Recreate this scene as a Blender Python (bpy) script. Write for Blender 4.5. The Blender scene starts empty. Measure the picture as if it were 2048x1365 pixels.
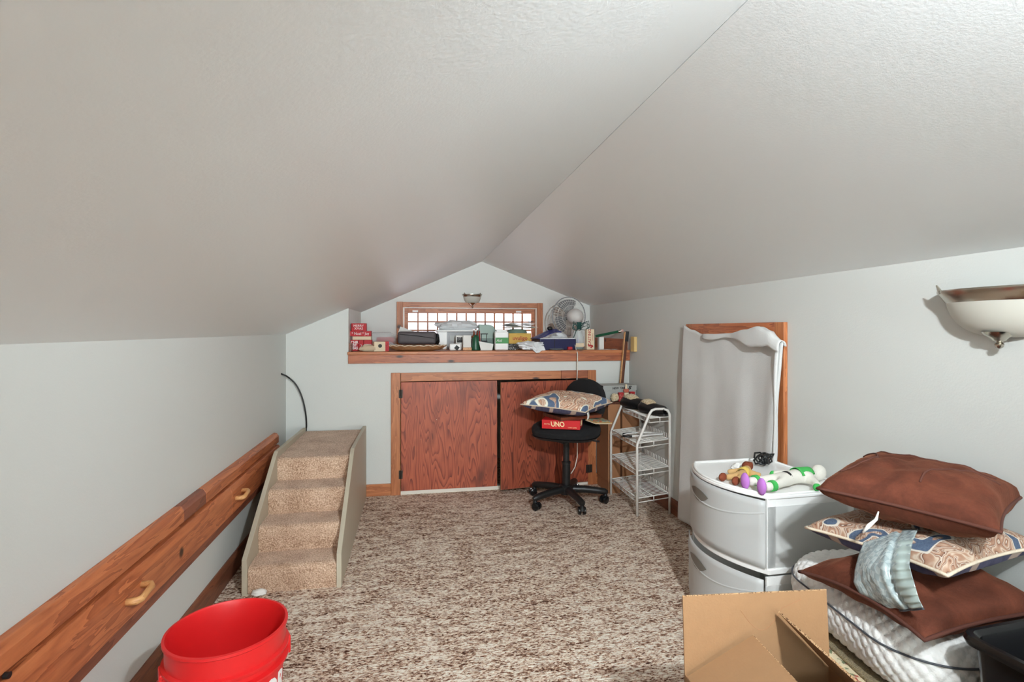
import bpy, bmesh, math, random
from mathutils import Vector, Matrix, noise
random.seed(7)
sc = bpy.context.scene
COL = sc.collection
PI = math.pi

# ------------------------------------------------------------------ camera
F, U0, V0, VPX, H = 1070.0, 1024.0, 660.0, 825.0, 1.2
TH = math.atan((U0 - VPX) / F)
CT, ST = math.cos(TH), math.sin(TH)
cam = bpy.data.cameras.new('camera')
cam.sensor_width = 36.0
cam.lens = F / 2048 * 36
cam.shift_y = -(682.5 - V0) / 2048
cam.clip_start = 0.02
camo = bpy.data.objects.new('camera', cam)
camo.location = (0, 0, H)
camo.rotation_euler = (PI / 2, 0, -TH)
COL.objects.link(camo)
sc.camera = camo

# ------------------------------------------------------------------ world, exposure
w = bpy.data.worlds.new('sky'); sc.world = w
w.use_nodes = True
bg = w.node_tree.nodes['Background']
bg.inputs[0].default_value = (0.9, 0.92, 1.0, 1)
bg.inputs[1].default_value = 3.2
vs = sc.view_settings
vs.view_transform = 'Standard'; vs.look = 'None'; vs.gamma = 1.0
vs.use_curve_mapping = False
vs.exposure = 0.2
sc.cycles.use_denoising = True
sc.cycles.max_bounces = 10
sc.cycles.diffuse_bounces = 7
sc.cycles.transparent_max_bounces = 16
sc.cycles.caustics_reflective = False
sc.cycles.caustics_refractive = False
sc.cycles.sample_clamp_indirect = 6

def lamp(name, kind, loc, energy, color=(1, 1, 1), size=.05, rot=(0, 0, 0), size_y=None):
    l = bpy.data.lights.new(name, kind)
    l.energy = energy; l.color = color
    if kind == 'AREA':
        l.size = size
        if size_y: l.shape = 'RECTANGLE'; l.size_y = size_y
    else:
        l.shadow_soft_size = size
    o = bpy.data.objects.new(name, l)
    o.location = loc; o.rotation_euler = rot
    COL.objects.link(o)
    return o
KEY = 3.0
lamp('ceiling_bulb', 'POINT', (.58, -.10, 1.66), KEY, (.90, .96, 1), .03)
lamp('ceiling_bulb', 'POINT', (.70, .02, 1.60), KEY * .6, (.90, .96, 1), .03)
lamp('added_rear_fill', 'POINT', (.5, -5.2, .6), 250, (.82, .935, 1.0), .2)  # added fill behind the camera, brightens the ceiling and far end
for sx_, sy_, se_ in ((.61, -.10, 155), (.665, .06, 66)):
    sp_ = lamp('ceiling_spotlight', 'SPOT', (sx_, sy_, 1.78), se_, (.89, .965, 1), .025)
    sp_.data.spot_size = math.radians(122); sp_.data.spot_blend = 1.0
    sp_.rotation_euler = (Vector((.5, 4.0, .95)) - sp_.location).to_track_quat('-Z', 'Y').to_euler()
po = lamp('window_portal', 'AREA', (.53, 5.02, 1.24), 1, size=1.2, size_y=.34, rot=(-PI / 2, 0, 0))
po.data.cycles.is_portal = True

# ------------------------------------------------------------------ pixel -> place
def ray(u, v):
    r = (u - U0) / F; z = (V0 - v) / F
    return Vector((r * CT + ST, -r * ST + CT, z))
CAM = Vector((0, 0, H))
def atx(u, v, X): d = ray(u, v); return CAM + d * (X / d.x)
def aty(u, v, Y): d = ray(u, v); return CAM + d * (Y / d.y)
def atz(u, v, Z): d = ray(u, v); return CAM + d * ((Z - H) / d.z)

# ------------------------------------------------------------------ materials
def lin(c): return tuple(((x / 255) / 12.92 if x / 255 <= .04045 else ((x / 255 + .055) / 1.055) ** 2.4) for x in c) + (1,)
class NT:
    def __init__(s, name):
        s.m = bpy.data.materials.new(name); s.m.use_nodes = True
        s.t = s.m.node_tree; s.p = s.t.nodes['Principled BSDF']
        s.out = s.t.nodes['Material Output']
    def n(s, typ, ins=None, **kw):
        nd = s.t.nodes.new(typ)
        for k, v in kw.items(): setattr(nd, k, v)
        for k, v in (ins or {}).items(): s.set(nd.inputs[k], v)
        return nd
    def set(s, sock, v):
        if isinstance(v, bpy.types.NodeSocket): s.t.links.new(v, sock)
        elif isinstance(v, bpy.types.Node): s.t.links.new(v.outputs[0], sock)
        else: sock.default_value = v
    def P(s, **kw):
        for k, v in kw.items(): s.set(s.p.inputs[k.replace('_', ' ')], v)
    def coord(s, scale=(1, 1, 1), rot=(0, 0, 0)):
        tc = s.n('ShaderNodeTexCoord')
        return s.n('ShaderNodeMapping', {'Vector': tc.outputs['Object'], 'Scale': scale, 'Rotation': rot}).outputs[0]
    def noise(s, vec, scale=5, detail=3, rough=.5, dist=0):
        return s.n('ShaderNodeTexNoise', {'Vector': vec, 'Scale': scale, 'Detail': detail, 'Roughness': rough, 'Distortion': dist}).outputs[0]
    def ramp(s, fac, stops, interp='LINEAR'):
        r = s.n('ShaderNodeValToRGB', {'Fac': fac}); cr = r.color_ramp; cr.interpolation = interp
        while len(cr.elements) < len(stops): cr.elements.new(.5)
        for e, (p, c) in zip(cr.elements, stops): e.position = p; e.color = c
        return r.outputs[0]
    def math(s, op, a, b=0.0):
        return s.n('ShaderNodeMath', {0: a, 1: b}, operation=op).outputs[0]
    def mix(s, fac, a, b, blend='MIX'):
        m = s.n('ShaderNodeMix', data_type='RGBA', blend_type=blend)
        s.set(m.inputs[0], fac); s.set(m.inputs[6], a); s.set(m.inputs[7], b)
        return m.outputs[2]
    def bump(s, h, strength=.3, dist=.01):
        b = s.n('ShaderNodeBump', {'Height': h, 'Strength': strength, 'Distance': dist})
        s.set(s.p.inputs['Normal'], b.outputs[0])

def plain(name, rgb, rough=.5, metal=0, spec=.5, bumps=None, var=0, **kw):
    t = NT(name); c = lin(rgb)
    t.P(Base_Color=c, Roughness=rough, Metallic=metal); t.p.inputs['Specular IOR Level'].default_value = spec
    if var or bumps:
        co = t.coord()
        if var:
            nz = t.noise(co, kw.get('vscale', 8), 4)
            t.P(Base_Color=t.mix(t.math('MULTIPLY', nz, var * 2), c, tuple(x * .45 for x in c[:3]) + (1,)))
        if bumps: t.bump(t.noise(co, bumps[0], 3), bumps[1], bumps[2] if len(bumps) > 2 else .004)
    return t.m

def paint(name, rgb, rough=.5, bs=170, st=.12):
    t = NT(name); co = t.coord(); c = lin(rgb)
    big = t.noise(co, 1.3, 3)
    t.P(Base_Color=t.mix(t.math('MULTIPLY', big, .12), c, tuple(x * .8 for x in c[:3]) + (1,)), Roughness=rough)
    n1 = t.noise(co, bs, 3); n2 = t.noise(co, 7, 2)
    t.bump(t.math('ADD', n1, t.math('MULTIPLY', n2, .8)), st, .004)
    return t.m

def wood(name, light, dark, axis='X', scale=1.0, rough=.42, red=None, contrast=1.0, knots=True):
    """long-grained board; axis = grain direction"""
    t = NT(name)
    k = {'X': (1.1, 11, 11), 'Y': (11, 1.1, 11), 'Z': (11, 11, 1.1)}[axis]
    co = t.coord(tuple(q * scale for q in k))
    co2 = t.coord(tuple(q * scale * (5 if q > 2 else 2.0) for q in k))
    a = t.noise(co, 1.4, 4, .6, .6); b = t.noise(co2, 1.5, 3, .65)
    rings = t.math('FRACT', t.math('MULTIPLY', a, 6.0))
    g = t.math('ADD', t.math('MULTIPLY', rings, .55 * contrast), t.math('MULTIPLY', b, .5))
    col = t.ramp(g, [(.2, lin(light)), (.55, lin([(x * .6 + y * .4) for x, y in zip(light, dark)])), (.85, lin(dark))])
    big = t.noise(t.coord(tuple(.5 if q < 2 else .25 for q in k)), 6, 2)
    col = t.mix(t.math('MULTIPLY', big, .5), col, lin(red or dark), 'MIX')
    if knots:
        kv = t.coord((5, 5, 5) if axis != 'X' else (3.5, 9, 9))
        kn = t.n('ShaderNodeTexVoronoi', {'Vector': kv, 'Scale': .9})
        km = t.ramp(kn.outputs['Distance'], [(.0, (1, 1, 1, 1)), (.05, (1, 1, 1, 1)), (.11, (0, 0, 0, 1))])
        col = t.mix(km, col, lin([x * .45 for x in dark]))
    t.P(Base_Color=col, Roughness=rough)
    t.bump(g, .12, .003)
    return t.m

def plywood(name, light, dark):
    t = NT(name)
    co = t.coord((5.0, 5.0, .85))
    a = t.noise(co, 1.2, 2.0, .5, .25)
    s_ = t.math('FRACT', t.math('MULTIPLY', a, 30.0))
    fine = t.noise(t.coord((150, 150, 6)), 1, 3)
    g = t.math('ADD', t.math('MULTIPLY', s_, .8), t.math('MULTIPLY', t.math('SUBTRACT', fine, .5), .5))
    blot = t.noise(t.coord((7, 7, 3.5)), 1.0, 3)
    mid = [(x * .72 + y * .28) for x, y in zip(light, dark)]
    col = t.ramp(g, [(.0, lin(mid)), (.12, lin(light)), (.5, lin(mid)), (.74, lin(dark)), (.86, lin([q * .82 for q in dark]))])
    col = t.mix(t.ramp(blot, [(.52, (0, 0, 0, 1)), (.75, (.8, .8, .8, 1))]), col, lin([q * .72 for q in dark]))
    sp = t.noise(t.coord((60, 60, 38)), 1.0, 1)
    col = t.mix(t.ramp(sp, [(.835, (0, 0, 0, 1)), (.85, (1, 1, 1, 1))]), col, lin((225, 205, 180)))
    t.P(Base_Color=col, Roughness=.45); t.bump(g, .08, .002)
    return t.m

def carpet():
    t = NT('berber_carpet')
    a = t.noise(t.coord((56, 125, 60)), 1.0, 3, .75, .7)
    b = t.noise(t.coord((9, 22, 9)), 1.0, 3, .6)
    c = t.noise(t.coord((1.6, 1.6, 1)), 1.0, 2)
    f = t.math('ADD', a, t.math('MULTIPLY', t.math('SUBTRACT', b, .5), .35))
    f = t.math('ADD', f, t.math('MULTIPLY', t.math('SUBTRACT', c, .5), .12))
    col = t.ramp(f, [(.345, lin((66, 40, 30))), (.41, lin((136, 96, 76))), (.465, lin((198, 163, 139))), (.515, lin((236, 212, 190))), (.59, lin((255, 246, 232)))])
    hue = t.noise(t.coord((16, 30, 16)), 1.0, 2)
    col = t.mix(t.ramp(hue, [(.55, (0, 0, 0, 1)), (.75, (.6, .6, .6, 1))]), col, lin((150, 112, 92)), 'MULTIPLY')
    t.P(Base_Color=col, Roughness=.95); t.p.inputs['Specular IOR Level'].default_value = .1
    t.bump(a, .9, .012)
    return t.m

def pile(name, c0, c1, c2, sc_=190):
    t = NT(name)
    a = t.noise(t.coord((sc_, sc_, sc_)), 1.0, 2, .7)
    b = t.noise(t.coord((9, 9, 9)), 1.0, 3)
    f = t.math('ADD', a, t.math('MULTIPLY', t.math('SUBTRACT', b, .5), .3))
    t.P(Base_Color=t.ramp(f, [(.3, lin(c0)), (.5, lin(c1)), (.7, lin(c2))]), Roughness=.95)
    t.p.inputs['Specular IOR Level'].default_value = .1
    t.p.inputs['Sheen Weight'].default_value = .2
    t.bump(a, .8, .006)
    return t.m

def paisley(name, scale=1.0, gain=1.0):
    t = NT(name); g = lambda c: lin([min(255, x * gain) for x in c])
    co = t.coord((11 * scale,) * 3)
    a = t.noise(co, 1.0, 1.5, .5, 1.6)
    fr = t.math('FRACT', t.math('MULTIPLY', a, 10.0))
    col = t.ramp(fr, [(0, g((92, 60, 48))), (.14, g((168, 122, 98))), (.45, g((192, 152, 126))), (.62, g((228, 206, 184))), (.8, g((150, 106, 84))), (.93, g((226, 208, 190)))])
    b = t.noise(t.coord((7 * scale,) * 3), 1.0, 1, .4, 1.2)
    band = t.ramp(b, [(.565, (0, 0, 0, 1)), (.575, (1, 1, 1, 1)), (.66, (1, 1, 1, 1)), (.67, (0, 0, 0, 1))])
    rim = t.ramp(b, [(.545, (0, 0, 0, 1)), (.553, (1, 1, 1, 1)), (.575, (1, 1, 1, 1)), (.583, (0, 0, 0, 1))])
    weave = t.noise(t.coord((260, 260, 260)), 1, 2)
    navy = t.mix(weave, g((52, 66, 94)), g((104, 122, 146)))
    col = t.mix(band, col, navy); col = t.mix(rim, col, g((230, 220, 206)))
    t.P(Base_Color=col, Roughness=.85); t.bump(t.math('ADD', weave, fr), .25, .003)
    return t.m

def stripes(name, c0, c1, c2, scale=30):
    t = NT(name)
    wv = t.n('ShaderNodeTexWave', {'Vector': t.coord((1, 1, .2), (0, 0, .78)), 'Scale': scale * .1, 'Distortion': 2.0, 'Detail': 2}).outputs[1]
    fine = t.noise(t.coord((90, 90, 20)), 1, 3)
    col = t.mix(fine, lin(c0), lin(c1))
    col = t.mix(t.ramp(wv, [(.86, (0, 0, 0, 1)), (.92, (1, 1, 1, 1))]), col, lin(c2))
    t.P(Base_Color=col, Roughness=.85); t.bump(fine, .3, .003)
    return t.m

def suede(name, c0, c1):
    t = NT(name)
    a = t.noise(t.coord((7, 7, 7)), 1, 4, .6, .8); b = t.noise(t.coord((150, 150, 150)), 1, 2)
    col = t.ramp(a, [(.3, lin(c0)), (.7, lin(c1))])
    col = t.mix(t.math('MULTIPLY', b, .3), col, lin([q * .6 for q in c0]))
    t.P(Base_Color=col, Roughness=.8, Sheen_Weight=.2, Sheen_Roughness=.4)
    t.p.inputs['Sheen Tint'].default_value = lin((230, 150, 110))
    t.p.inputs['Specular IOR Level'].default_value = .15
    t.bump(t.math('ADD', t.math('MULTIPLY', a, 2.0), b), .25, .006)
    return t.m

def clear(name, rgb=(255, 255, 255), alpha=.25, rough=.08, spec=.6):
    """thin clear plastic or glass"""
    t = NT(name); t.P(Base_Color=lin(rgb), Roughness=rough, Alpha=alpha)
    t.p.inputs['Specular IOR Level'].default_value = spec
    return t.m

def frosted(name, rgb, trans=.35):
    t = NT(name); t.P(Base_Color=lin(rgb), Roughness=.35)
    tr = t.n('ShaderNodeBsdfTranslucent', {'Color': lin(rgb)})
    mx = t.n('ShaderNodeMixShader', {0: trans})
    t.t.links.new(t.p.outputs[0], mx.inputs[1]); t.t.links.new(tr.outputs[0], mx.inputs[2])
    t.t.links.new(mx.outputs[0], t.out.inputs[0])
    return t.m

def blotch(name, base, cols, scale=30, th=.55):
    """printed all-over pattern"""
    t = NT(name); col = lin(base)
    for i, c in enumerate(cols):
        n_ = t.noise(t.n('ShaderNodeMapping', {'Vector': t.coord(), 'Location': (i * 3.7, i * 1.9, i)}).outputs[0], scale * (1 + .3 * i), 2, .5, .6)
        col = t.mix(t.ramp(n_, [(th, (0, 0, 0, 1)), (th + .03, (1, 1, 1, 1))]), col, lin(c))
    t.P(Base_Color=col, Roughness=.6)
    return t.m

M = {}
M['wall'] = paint('wall_paint', (212, 214, 210), .55)
M['ceil'] = paint('ceiling_paint', (243, 248, 250), .42, 150, .06)
M['gable'] = paint('gable_paint', (228, 230, 226), .5)
M['carpet'] = carpet()
M['stair_pile'] = pile('stair_carpet', (140, 106, 82), (202, 168, 142), (238, 214, 190))
M['stair_board'] = plain('stair_board_paint', (186, 176, 156), .5)
M['trimX'] = wood('pine_trim_across', (206, 134, 84), (150, 86, 50), 'X', red=(178, 104, 62))
M['trimY'] = wood('stained_pine_lengthwise', (210, 130, 82), (138, 72, 42), 'Y', red=(178, 92, 56))
M['trimY2'] = wood('stained_pine_dark_block', (160, 92, 66), (104, 56, 40), 'Y', knots=False)
M['trimZ'] = wood('pine_trim_upright', (206, 134, 84), (150, 86, 50), 'Z', red=(178, 104, 62))
M['fasciaX'] = wood('ledge_board', (196, 118, 76), (130, 70, 44), 'X', red=(150, 78, 50))
M['dark_woodZ'] = wood('dark_stained_wood', (120, 66, 40), (70, 36, 22), 'Z')
M['base_dark'] = wood('baseboard_wood', (146, 88, 60), (96, 54, 38), 'Y')
M['plyA'] = plywood('stained_plywood', (186, 94, 62), (134, 58, 40))
M['plyB'] = plywood('stained_plywood_darker', (172, 86, 58), (116, 50, 36))
M['tan_wood'] = wood('pale_wood', (226, 176, 120), (196, 138, 84), 'Y', knots=False)
M['iron'] = plain('dark_hinge_metal', (62, 56, 50), .5, .6)
M['white'] = plain('white_plastic', (242, 242, 240), .35)
M['white_matte'] = plain('white_paper', (236, 235, 230), .8)
M['offwhite'] = plain('offwhite_enamel', (232, 226, 214), .35)
M['black'] = plain('black_plastic', (26, 26, 27), .42)
M['black_gloss'] = plain('black_glossy_plastic', (20, 21, 23), .22)
M['black_fabric'] = plain('black_fabric', (24, 24, 26), .95, bumps=(320, .4))
M['red_plastic'] = plain('red_bucket_plastic', (214, 32, 34), .38)
M['steel'] = plain('steel_wire', (180, 180, 178), .3, 1.0)
M['nickel'] = plain('brushed_nickel', (190, 184, 172), .22, 1.0)
M['glass_bowl'] = frosted('frosted_glass', (226, 224, 214), .3)
M['pane'] = clear('window_glass', (250, 250, 255), .12, .05)
M['cloth'] = plain('white_towelling', (226, 226, 224), .95, bumps=(420, .6), var=.08)
M['brown'] = suede('brown_suede', (70, 36, 26), (116, 64, 46))
M['brown_seam'] = plain('brown_piping', (84, 44, 32), .85)
M['paisley'] = paisley('paisley_weave', .95, .9)
M['paisley_pale'] = paisley('paisley_weave_pale', .62, 1.15)
M['navy_back'] = stripes('navy_striped_weave', (48, 48, 74), (92, 92, 118), (186, 164, 150))
M['cream_cord'] = plain('cream_cord', (226, 210, 188), .85, bumps=(300, .6))
M['quilt'] = plain('white_quilted_cotton', (232, 231, 228), .9, bumps=(260, .35))
M['dark_cord'] = plain('grey_cord', (70, 72, 78), .7)
M['floral'] = blotch('floral_print', (226, 212, 178), [(206, 158, 148), (232, 200, 190), (120, 128, 96), (176, 84, 74)], 26, .6)
M['olive_weave'] = pile('olive_weave', (84, 70, 44), (126, 108, 72), (158, 140, 98), 260)
M['damask'] = blotch('brown_damask', (108, 84, 70), [(140, 116, 98), (86, 64, 54)], 20, .56)
M['card'] = plain('cardboard', (158, 120, 84), .85, var=.1, bumps=(180, .15), vscale=40)
M['card2'] = plain('brown_cardboard', (170, 120, 84), .85, var=.1, vscale=20)
M['card_edge'] = blotch('corrugated_edge', (206, 168, 126), [(96, 66, 42)], 300, .52)
M['poly'] = None
M['drawer'] = frosted('translucent_drawer_plastic', (234, 235, 234), .45)
M['grip'] = plain('drawer_grip', (120, 116, 108), .5)
M['red_card'] = blotch('red_printed_card', (186, 28, 38), [(150, 18, 30)], 40, .6)
M['red_card2'] = blotch('red_white_print', (176, 36, 34), [(240, 214, 196), (120, 20, 24)], 170, .6)
M['cream_card'] = plain('cream_card', (226, 208, 178), .8)
M['green_tin'] = plain('sage_green_tin', (116, 142, 128), .35, var=.15)
M['green_dark'] = plain('dark_green_glaze', (28, 84, 58), .35)
M['green_label'] = plain('green_label', (58, 140, 66), .5)
M['yellow_box'] = plain('yellow_card', (216, 172, 74), .6)
M['speckle'] = blotch('black_white_speckle', (24, 22, 24), [(226, 224, 220)], 220, .58)
M['navy_vinyl'] = plain('navy_vinyl', (36, 38, 78), .4)
M['navy_cloth'] = plain('blue_nylon', (52, 58, 120), .45, bumps=(40, .4, .01))
M['crumple'] = plain('crumpled_white_plastic', (228, 230, 232), .3, bumps=(24, .6, .02))
M['taupe'] = plain('taupe_fabric', (84, 76, 78), .6, bumps=(200, .2))
M['grey_metal'] = plain('grey_enamel', (146, 146, 148), .4)
M['fan_grey'] = plain('fan_blade_grey', (120, 120, 122), .45)
M['fan_white'] = plain('fan_housing', (212, 206, 202), .45)
M['wire_white'] = plain('white_coated_wire', (236, 234, 228), .35)
M['teal'] = plain('dark_green_ribbon', (24, 72, 66), .55)
M['clear'] = clear('clear_glass', (235, 245, 245), .3, .05)
M['baggie'] = clear('clear_plastic_bag', (235, 238, 240), .38, .2)
M['pink'] = plain('pink_rubber', (214, 168, 160), .7)
M['sponge'] = plain('tan_block', (218, 186, 124), .8, bumps=(60, .3))
M['silverbox'] = plain('silver_shoebox', (168, 170, 166), .45)
M['fleece'] = pile('cream_fleece', (176, 148, 112), (216, 196, 160), (238, 226, 200), 130)
M['leather'] = plain('black_leather', (22, 22, 24), .35, bumps=(120, .2))
M['print_black'] = plain('black_print', (24, 22, 22), .6)
M['print_white'] = plain('white_print', (240, 238, 236), .6)
M['print_red'] = plain('red_print', (176, 34, 34), .6)
M['print_cream'] = plain('cream_print', (246, 228, 176), .6)
M['cyan_card'] = blotch('printed_booklet', (176, 170, 130), [(96, 160, 160), (200, 92, 62)], 40, .55)
M['toy_white'] = plain('white_plush', (224, 220, 210), .9, bumps=(300, .3))
M['toy_green'] = plain('green_plush', (66, 176, 84), .85)
M['toy_mauve'] = plain('mauve_plush', (178, 112, 190), .85)
M['toy_brown'] = plain('brown_felt', (120, 56, 30), .85)
M['toy_tan'] = plain('tan_felt', (198, 160, 106), .9)
M['toy_yellow'] = plain('yellow_cotton', (224, 192, 96), .9)
M['rose_glass'] = plain('rose_glass', (196, 104, 84), .2)
M['amber'] = plain('amber_glass', (178, 160, 70), .25)
M['lilac'] = plain('lilac_figure', (176, 160, 206), .5)
M['tray'] = wood('wooden_tray', (196, 148, 104), (140, 96, 62), 'X', knots=False)

def poly_mat():
    t = NT('grey_checked_plastic')
    ck = t.n('ShaderNodeTexChecker', {'Vector': t.coord((1, 1, 1)), 'Scale': 62.0, 'Color1': lin((158, 172, 174)), 'Color2': lin((180, 192, 192))})
    n_ = t.noise(t.coord((9, 9, 9)), 1, 4, .6, 1.0)
    t.P(Base_Color=ck.outputs[0], Roughness=.22); t.bump(n_, .7, .02)
    return t.m
M['poly'] = poly_mat()

# ------------------------------------------------------------------ mesh building
def chain_loc(o):
    v = Vector((0, 0, 0))
    while o is not None: v += o.location; o = o.parent
    return v
class MB:
    def __init__(s): s.v = []; s.f = []
    def add(s, vs_, fs):
        b = len(s.v); s.v += [Vector(p) for p in vs_]; s.f += [tuple(b + i for i in f) for f in fs]; return s
    def box(s, x0, x1, y0, y1, z0, z1):
        return s.add([(x0, y0, z0), (x1, y0, z0), (x1, y1, z0), (x0, y1, z0), (x0, y0, z1), (x1, y0, z1), (x1, y1, z1), (x0, y1, z1)],
                     [(0, 3, 2, 1), (4, 5, 6, 7), (0, 1, 5, 4), (1, 2, 6, 5), (2, 3, 7, 6), (3, 0, 4, 7)])
    def obox(s, c, size, rz=0, rx=0, ry=0):
        m = Matrix.Translation(c) @ Matrix.Rotation(rz, 4, 'Z') @ Matrix.Rotation(ry, 4, 'Y') @ Matrix.Rotation(rx, 4, 'X')
        b = MB().box(-size[0] / 2, size[0] / 2, -size[1] / 2, size[1] / 2, -size[2] / 2, size[2] / 2)
        return s.add([m @ p for p in b.v], b.f)
    def prism(s, poly, fn, d0, d1):
        """poly: 2-D outline (ccw); fn(a, b, d) -> point"""
        n = len(poly)
        vs_ = [fn(a, b, d0) for a, b in poly] + [fn(a, b, d1) for a, b in poly]
        fs = [tuple(range(n - 1, -1, -1)), tuple(range(n, 2 * n))] + [(i, (i + 1) % n, n + (i + 1) % n, n + i) for i in range(n)]
        return s.add(vs_, fs)
    def tube(s, pts, r, n=8, closed=False, caps=True):
        pts = [Vector(p) for p in pts]; N = len(pts); rr = r if isinstance(r, (list, tuple)) else [r] * N
        rings = []; up = None
        for i, p in enumerate(pts):
            a = pts[i - 1] if (i > 0 or closed) else p
            b = pts[(i + 1) % N] if (i < N - 1 or closed) else p
            t = (b - a)
            t = t.normalized() if t.length > 1e-9 else Vector((0, 0, 1))
            if up is None:
                up = Vector((0, 0, 1)) if abs(t.z) < .9 else Vector((1, 0, 0))
            x = t.cross(up)
            if x.length < 1e-6: x = t.cross(Vector((0, 1, 0)))
            x.normalize(); y = x.cross(t).normalized(); up = y
            rings.append([p + (x * math.cos(k * 2 * PI / n) + y * math.sin(k * 2 * PI / n)) * rr[i] for k in range(n)])
        vs_ = [q for R in rings for q in R]; fs = []
        for i in range(N if closed else N - 1):
            j = (i + 1) % N
            for k in range(n):
                k2 = (k + 1) % n
                fs.append((i * n + k, i * n + k2, j * n + k2, j * n + k))
        if not closed and caps:
            fs.append(tuple(range(n - 1, -1, -1))); fs.append(tuple((N - 1) * n + k for k in range(n)))
        return s.add(vs_, fs)
    def lathe(s, prof, n=32, c=(0, 0, 0), a0=0, a1=2 * PI, m=None):
        full = abs(a1 - a0 - 2 * PI) < 1e-6; K = n if full else n + 1
        vs_ = []; c = Vector(c)
        for i in range(K):
            a = a0 + (a1 - a0) * i / n
            for r, z in prof:
                p = Vector((r * math.cos(a), r * math.sin(a), z))
                vs_.append(c + (m @ p if m else p))
        L = len(prof); fs = []
        for i in range(n):
            j = (i + 1) % K
            for k in range(L - 1):
                fs.append((i * L + k, j * L + k, j * L + k + 1, i * L + k + 1))
        return s.add(vs_, fs)
    def grid(s, fn, nu, nv, wrap=False):
        vs_ = [fn(i / nu, j / nv) for j in range(nv + 1) for i in range(nu + (0 if wrap else 1))]
        W = nu + (0 if wrap else 1)
        fs = [(j * W + i, j * W + (i + 1) % W, (j + 1) * W + (i + 1) % W, (j + 1) * W + i) for j in range(nv) for i in range(nu)]
        return s.add(vs_, fs)
    def ball(s, c, r, n=16, m=None):
        c = Vector(c); r = r if isinstance(r, (tuple, list)) else (r, r, r)
        def fn(a, b):
            th = a * 2 * PI; ph = (b - .5) * PI * .999
            p = Vector((r[0] * math.cos(ph) * math.cos(th), r[1] * math.cos(ph) * math.sin(th), r[2] * math.sin(ph)))
            return c + (m @ p if m else p)
        return s.grid(fn, n, max(6, n // 2), wrap=True)
    def xf(s, m): s.v = [m @ p for p in s.v]; return s
    def build(s, name, mat, parent=None, world=True, org=None, smooth=None, bevel=0, seg=2, mats=None, solid=0, sub=0):
        me = bpy.data.meshes.new(name)
        off = Vector((0, 0, 0))
        if parent is not None and world: off = chain_loc(parent)
        if org is not None and parent is None: off = Vector(org)
        me.from_pydata([tuple(p - off) for p in s.v], [], s.f)
        me.update()
        bm = bmesh.new(); bm.from_mesh(me); bmesh.ops.remove_doubles(bm, verts=bm.verts, dist=1e-6)
        bmesh.ops.recalc_face_normals(bm, faces=bm.faces); bm.to_mesh(me); bm.free()
        o = bpy.data.objects.new(name, me); COL.objects.link(o)
        for mm in (mats or [mat]): me.materials.append(M[mm] if isinstance(mm, str) else mm)
        if org is not None and parent is None: o.location = org
        if parent is not None: o.parent = parent
        if smooth:
            me.shade_smooth()
            if smooth is not True: me.set_sharp_from_angle(angle=math.radians(smooth))
        if solid:
            md = o.modifiers.new('thickness', 'SOLIDIFY'); md.thickness = solid; md.offset = 0
        if sub:
            md = o.modifiers.new('smooth', 'SUBSURF'); md.levels = sub; md.render_levels = sub
        if bevel:
            md = o.modifiers.new('edge', 'BEVEL'); md.width = bevel; md.segments = seg; md.limit_method = 'ANGLE'; md.angle_limit = math.radians(40)
        return o

def tag(o, label=None, cat=None, group=None, kind=None):
    if label: o['label'] = label
    if cat: o['category'] = cat
    if group: o['group'] = group
    if kind: o['kind'] = kind
    return o
def thing(name, label, cat, loc, rz=0, group=None, rot=None):
    o = bpy.data.objects.new(name, None); COL.objects.link(o)
    o.empty_display_size = .05
    o.location = loc; o.rotation_euler = rot or (0, 0, rz)
    return tag(o, label, cat, group)
def struct(o, label, cat):
    return tag(o, label, cat, kind='structure')
def copy_tree(o, parent=None):
    c = o.copy(); COL.objects.link(c); c.parent = parent
    for ch in o.children: copy_tree(ch, c)
    return c
def text_mb(txt, size, depth=.0006, shear=0, squash=1.0, bold=0):
    cu = bpy.data.curves.new('txt', 'FONT'); cu.body = txt; cu.size = size; cu.extrude = depth
    cu.align_x = 'CENTER'; cu.align_y = 'CENTER'; cu.shear = shear; cu.offset = bold; cu.resolution_u = 3
    o = bpy.data.objects.new('txt', cu); COL.objects.link(o)
    dg = bpy.context.evaluated_depsgraph_get()
    me = bpy.data.meshes.new_from_object(o.evaluated_get(dg))
    b = MB(); b.add([(p.co.x * squash, p.co.y, p.co.z) for p in me.vertices], [tuple(p.vertices) for p in me.polygons])
    bpy.data.objects.remove(o); bpy.data.curves.remove(cu); bpy.data.meshes.remove(me)
    return b
def place_text(b, c, right, up):
    right = Vector(right).normalized(); up = Vector(up).normalized(); nrm = right.cross(up)
    c = Vector(c)
    b.v = [c + right * p.x + up * p.y + nrm * p.z for p in b.v]
    return b

# ------------------------------------------------------------------ the room
XL, XR, YF, YG, YB = -.873, 1.679, 3.981, 4.93, -6.0
ZL, ZR, XRG, ZRG = 1.168, 1.432, .632, 1.832
XA = -.451
SL = (ZRG - ZL) / (XRG - XL); SR = (ZRG - ZR) / (XR - XRG)
def ceil_z(x): return ZL + SL * (x - XL) if x < XRG else ZRG - SR * (x - XRG)
ZA = 1.042

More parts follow.
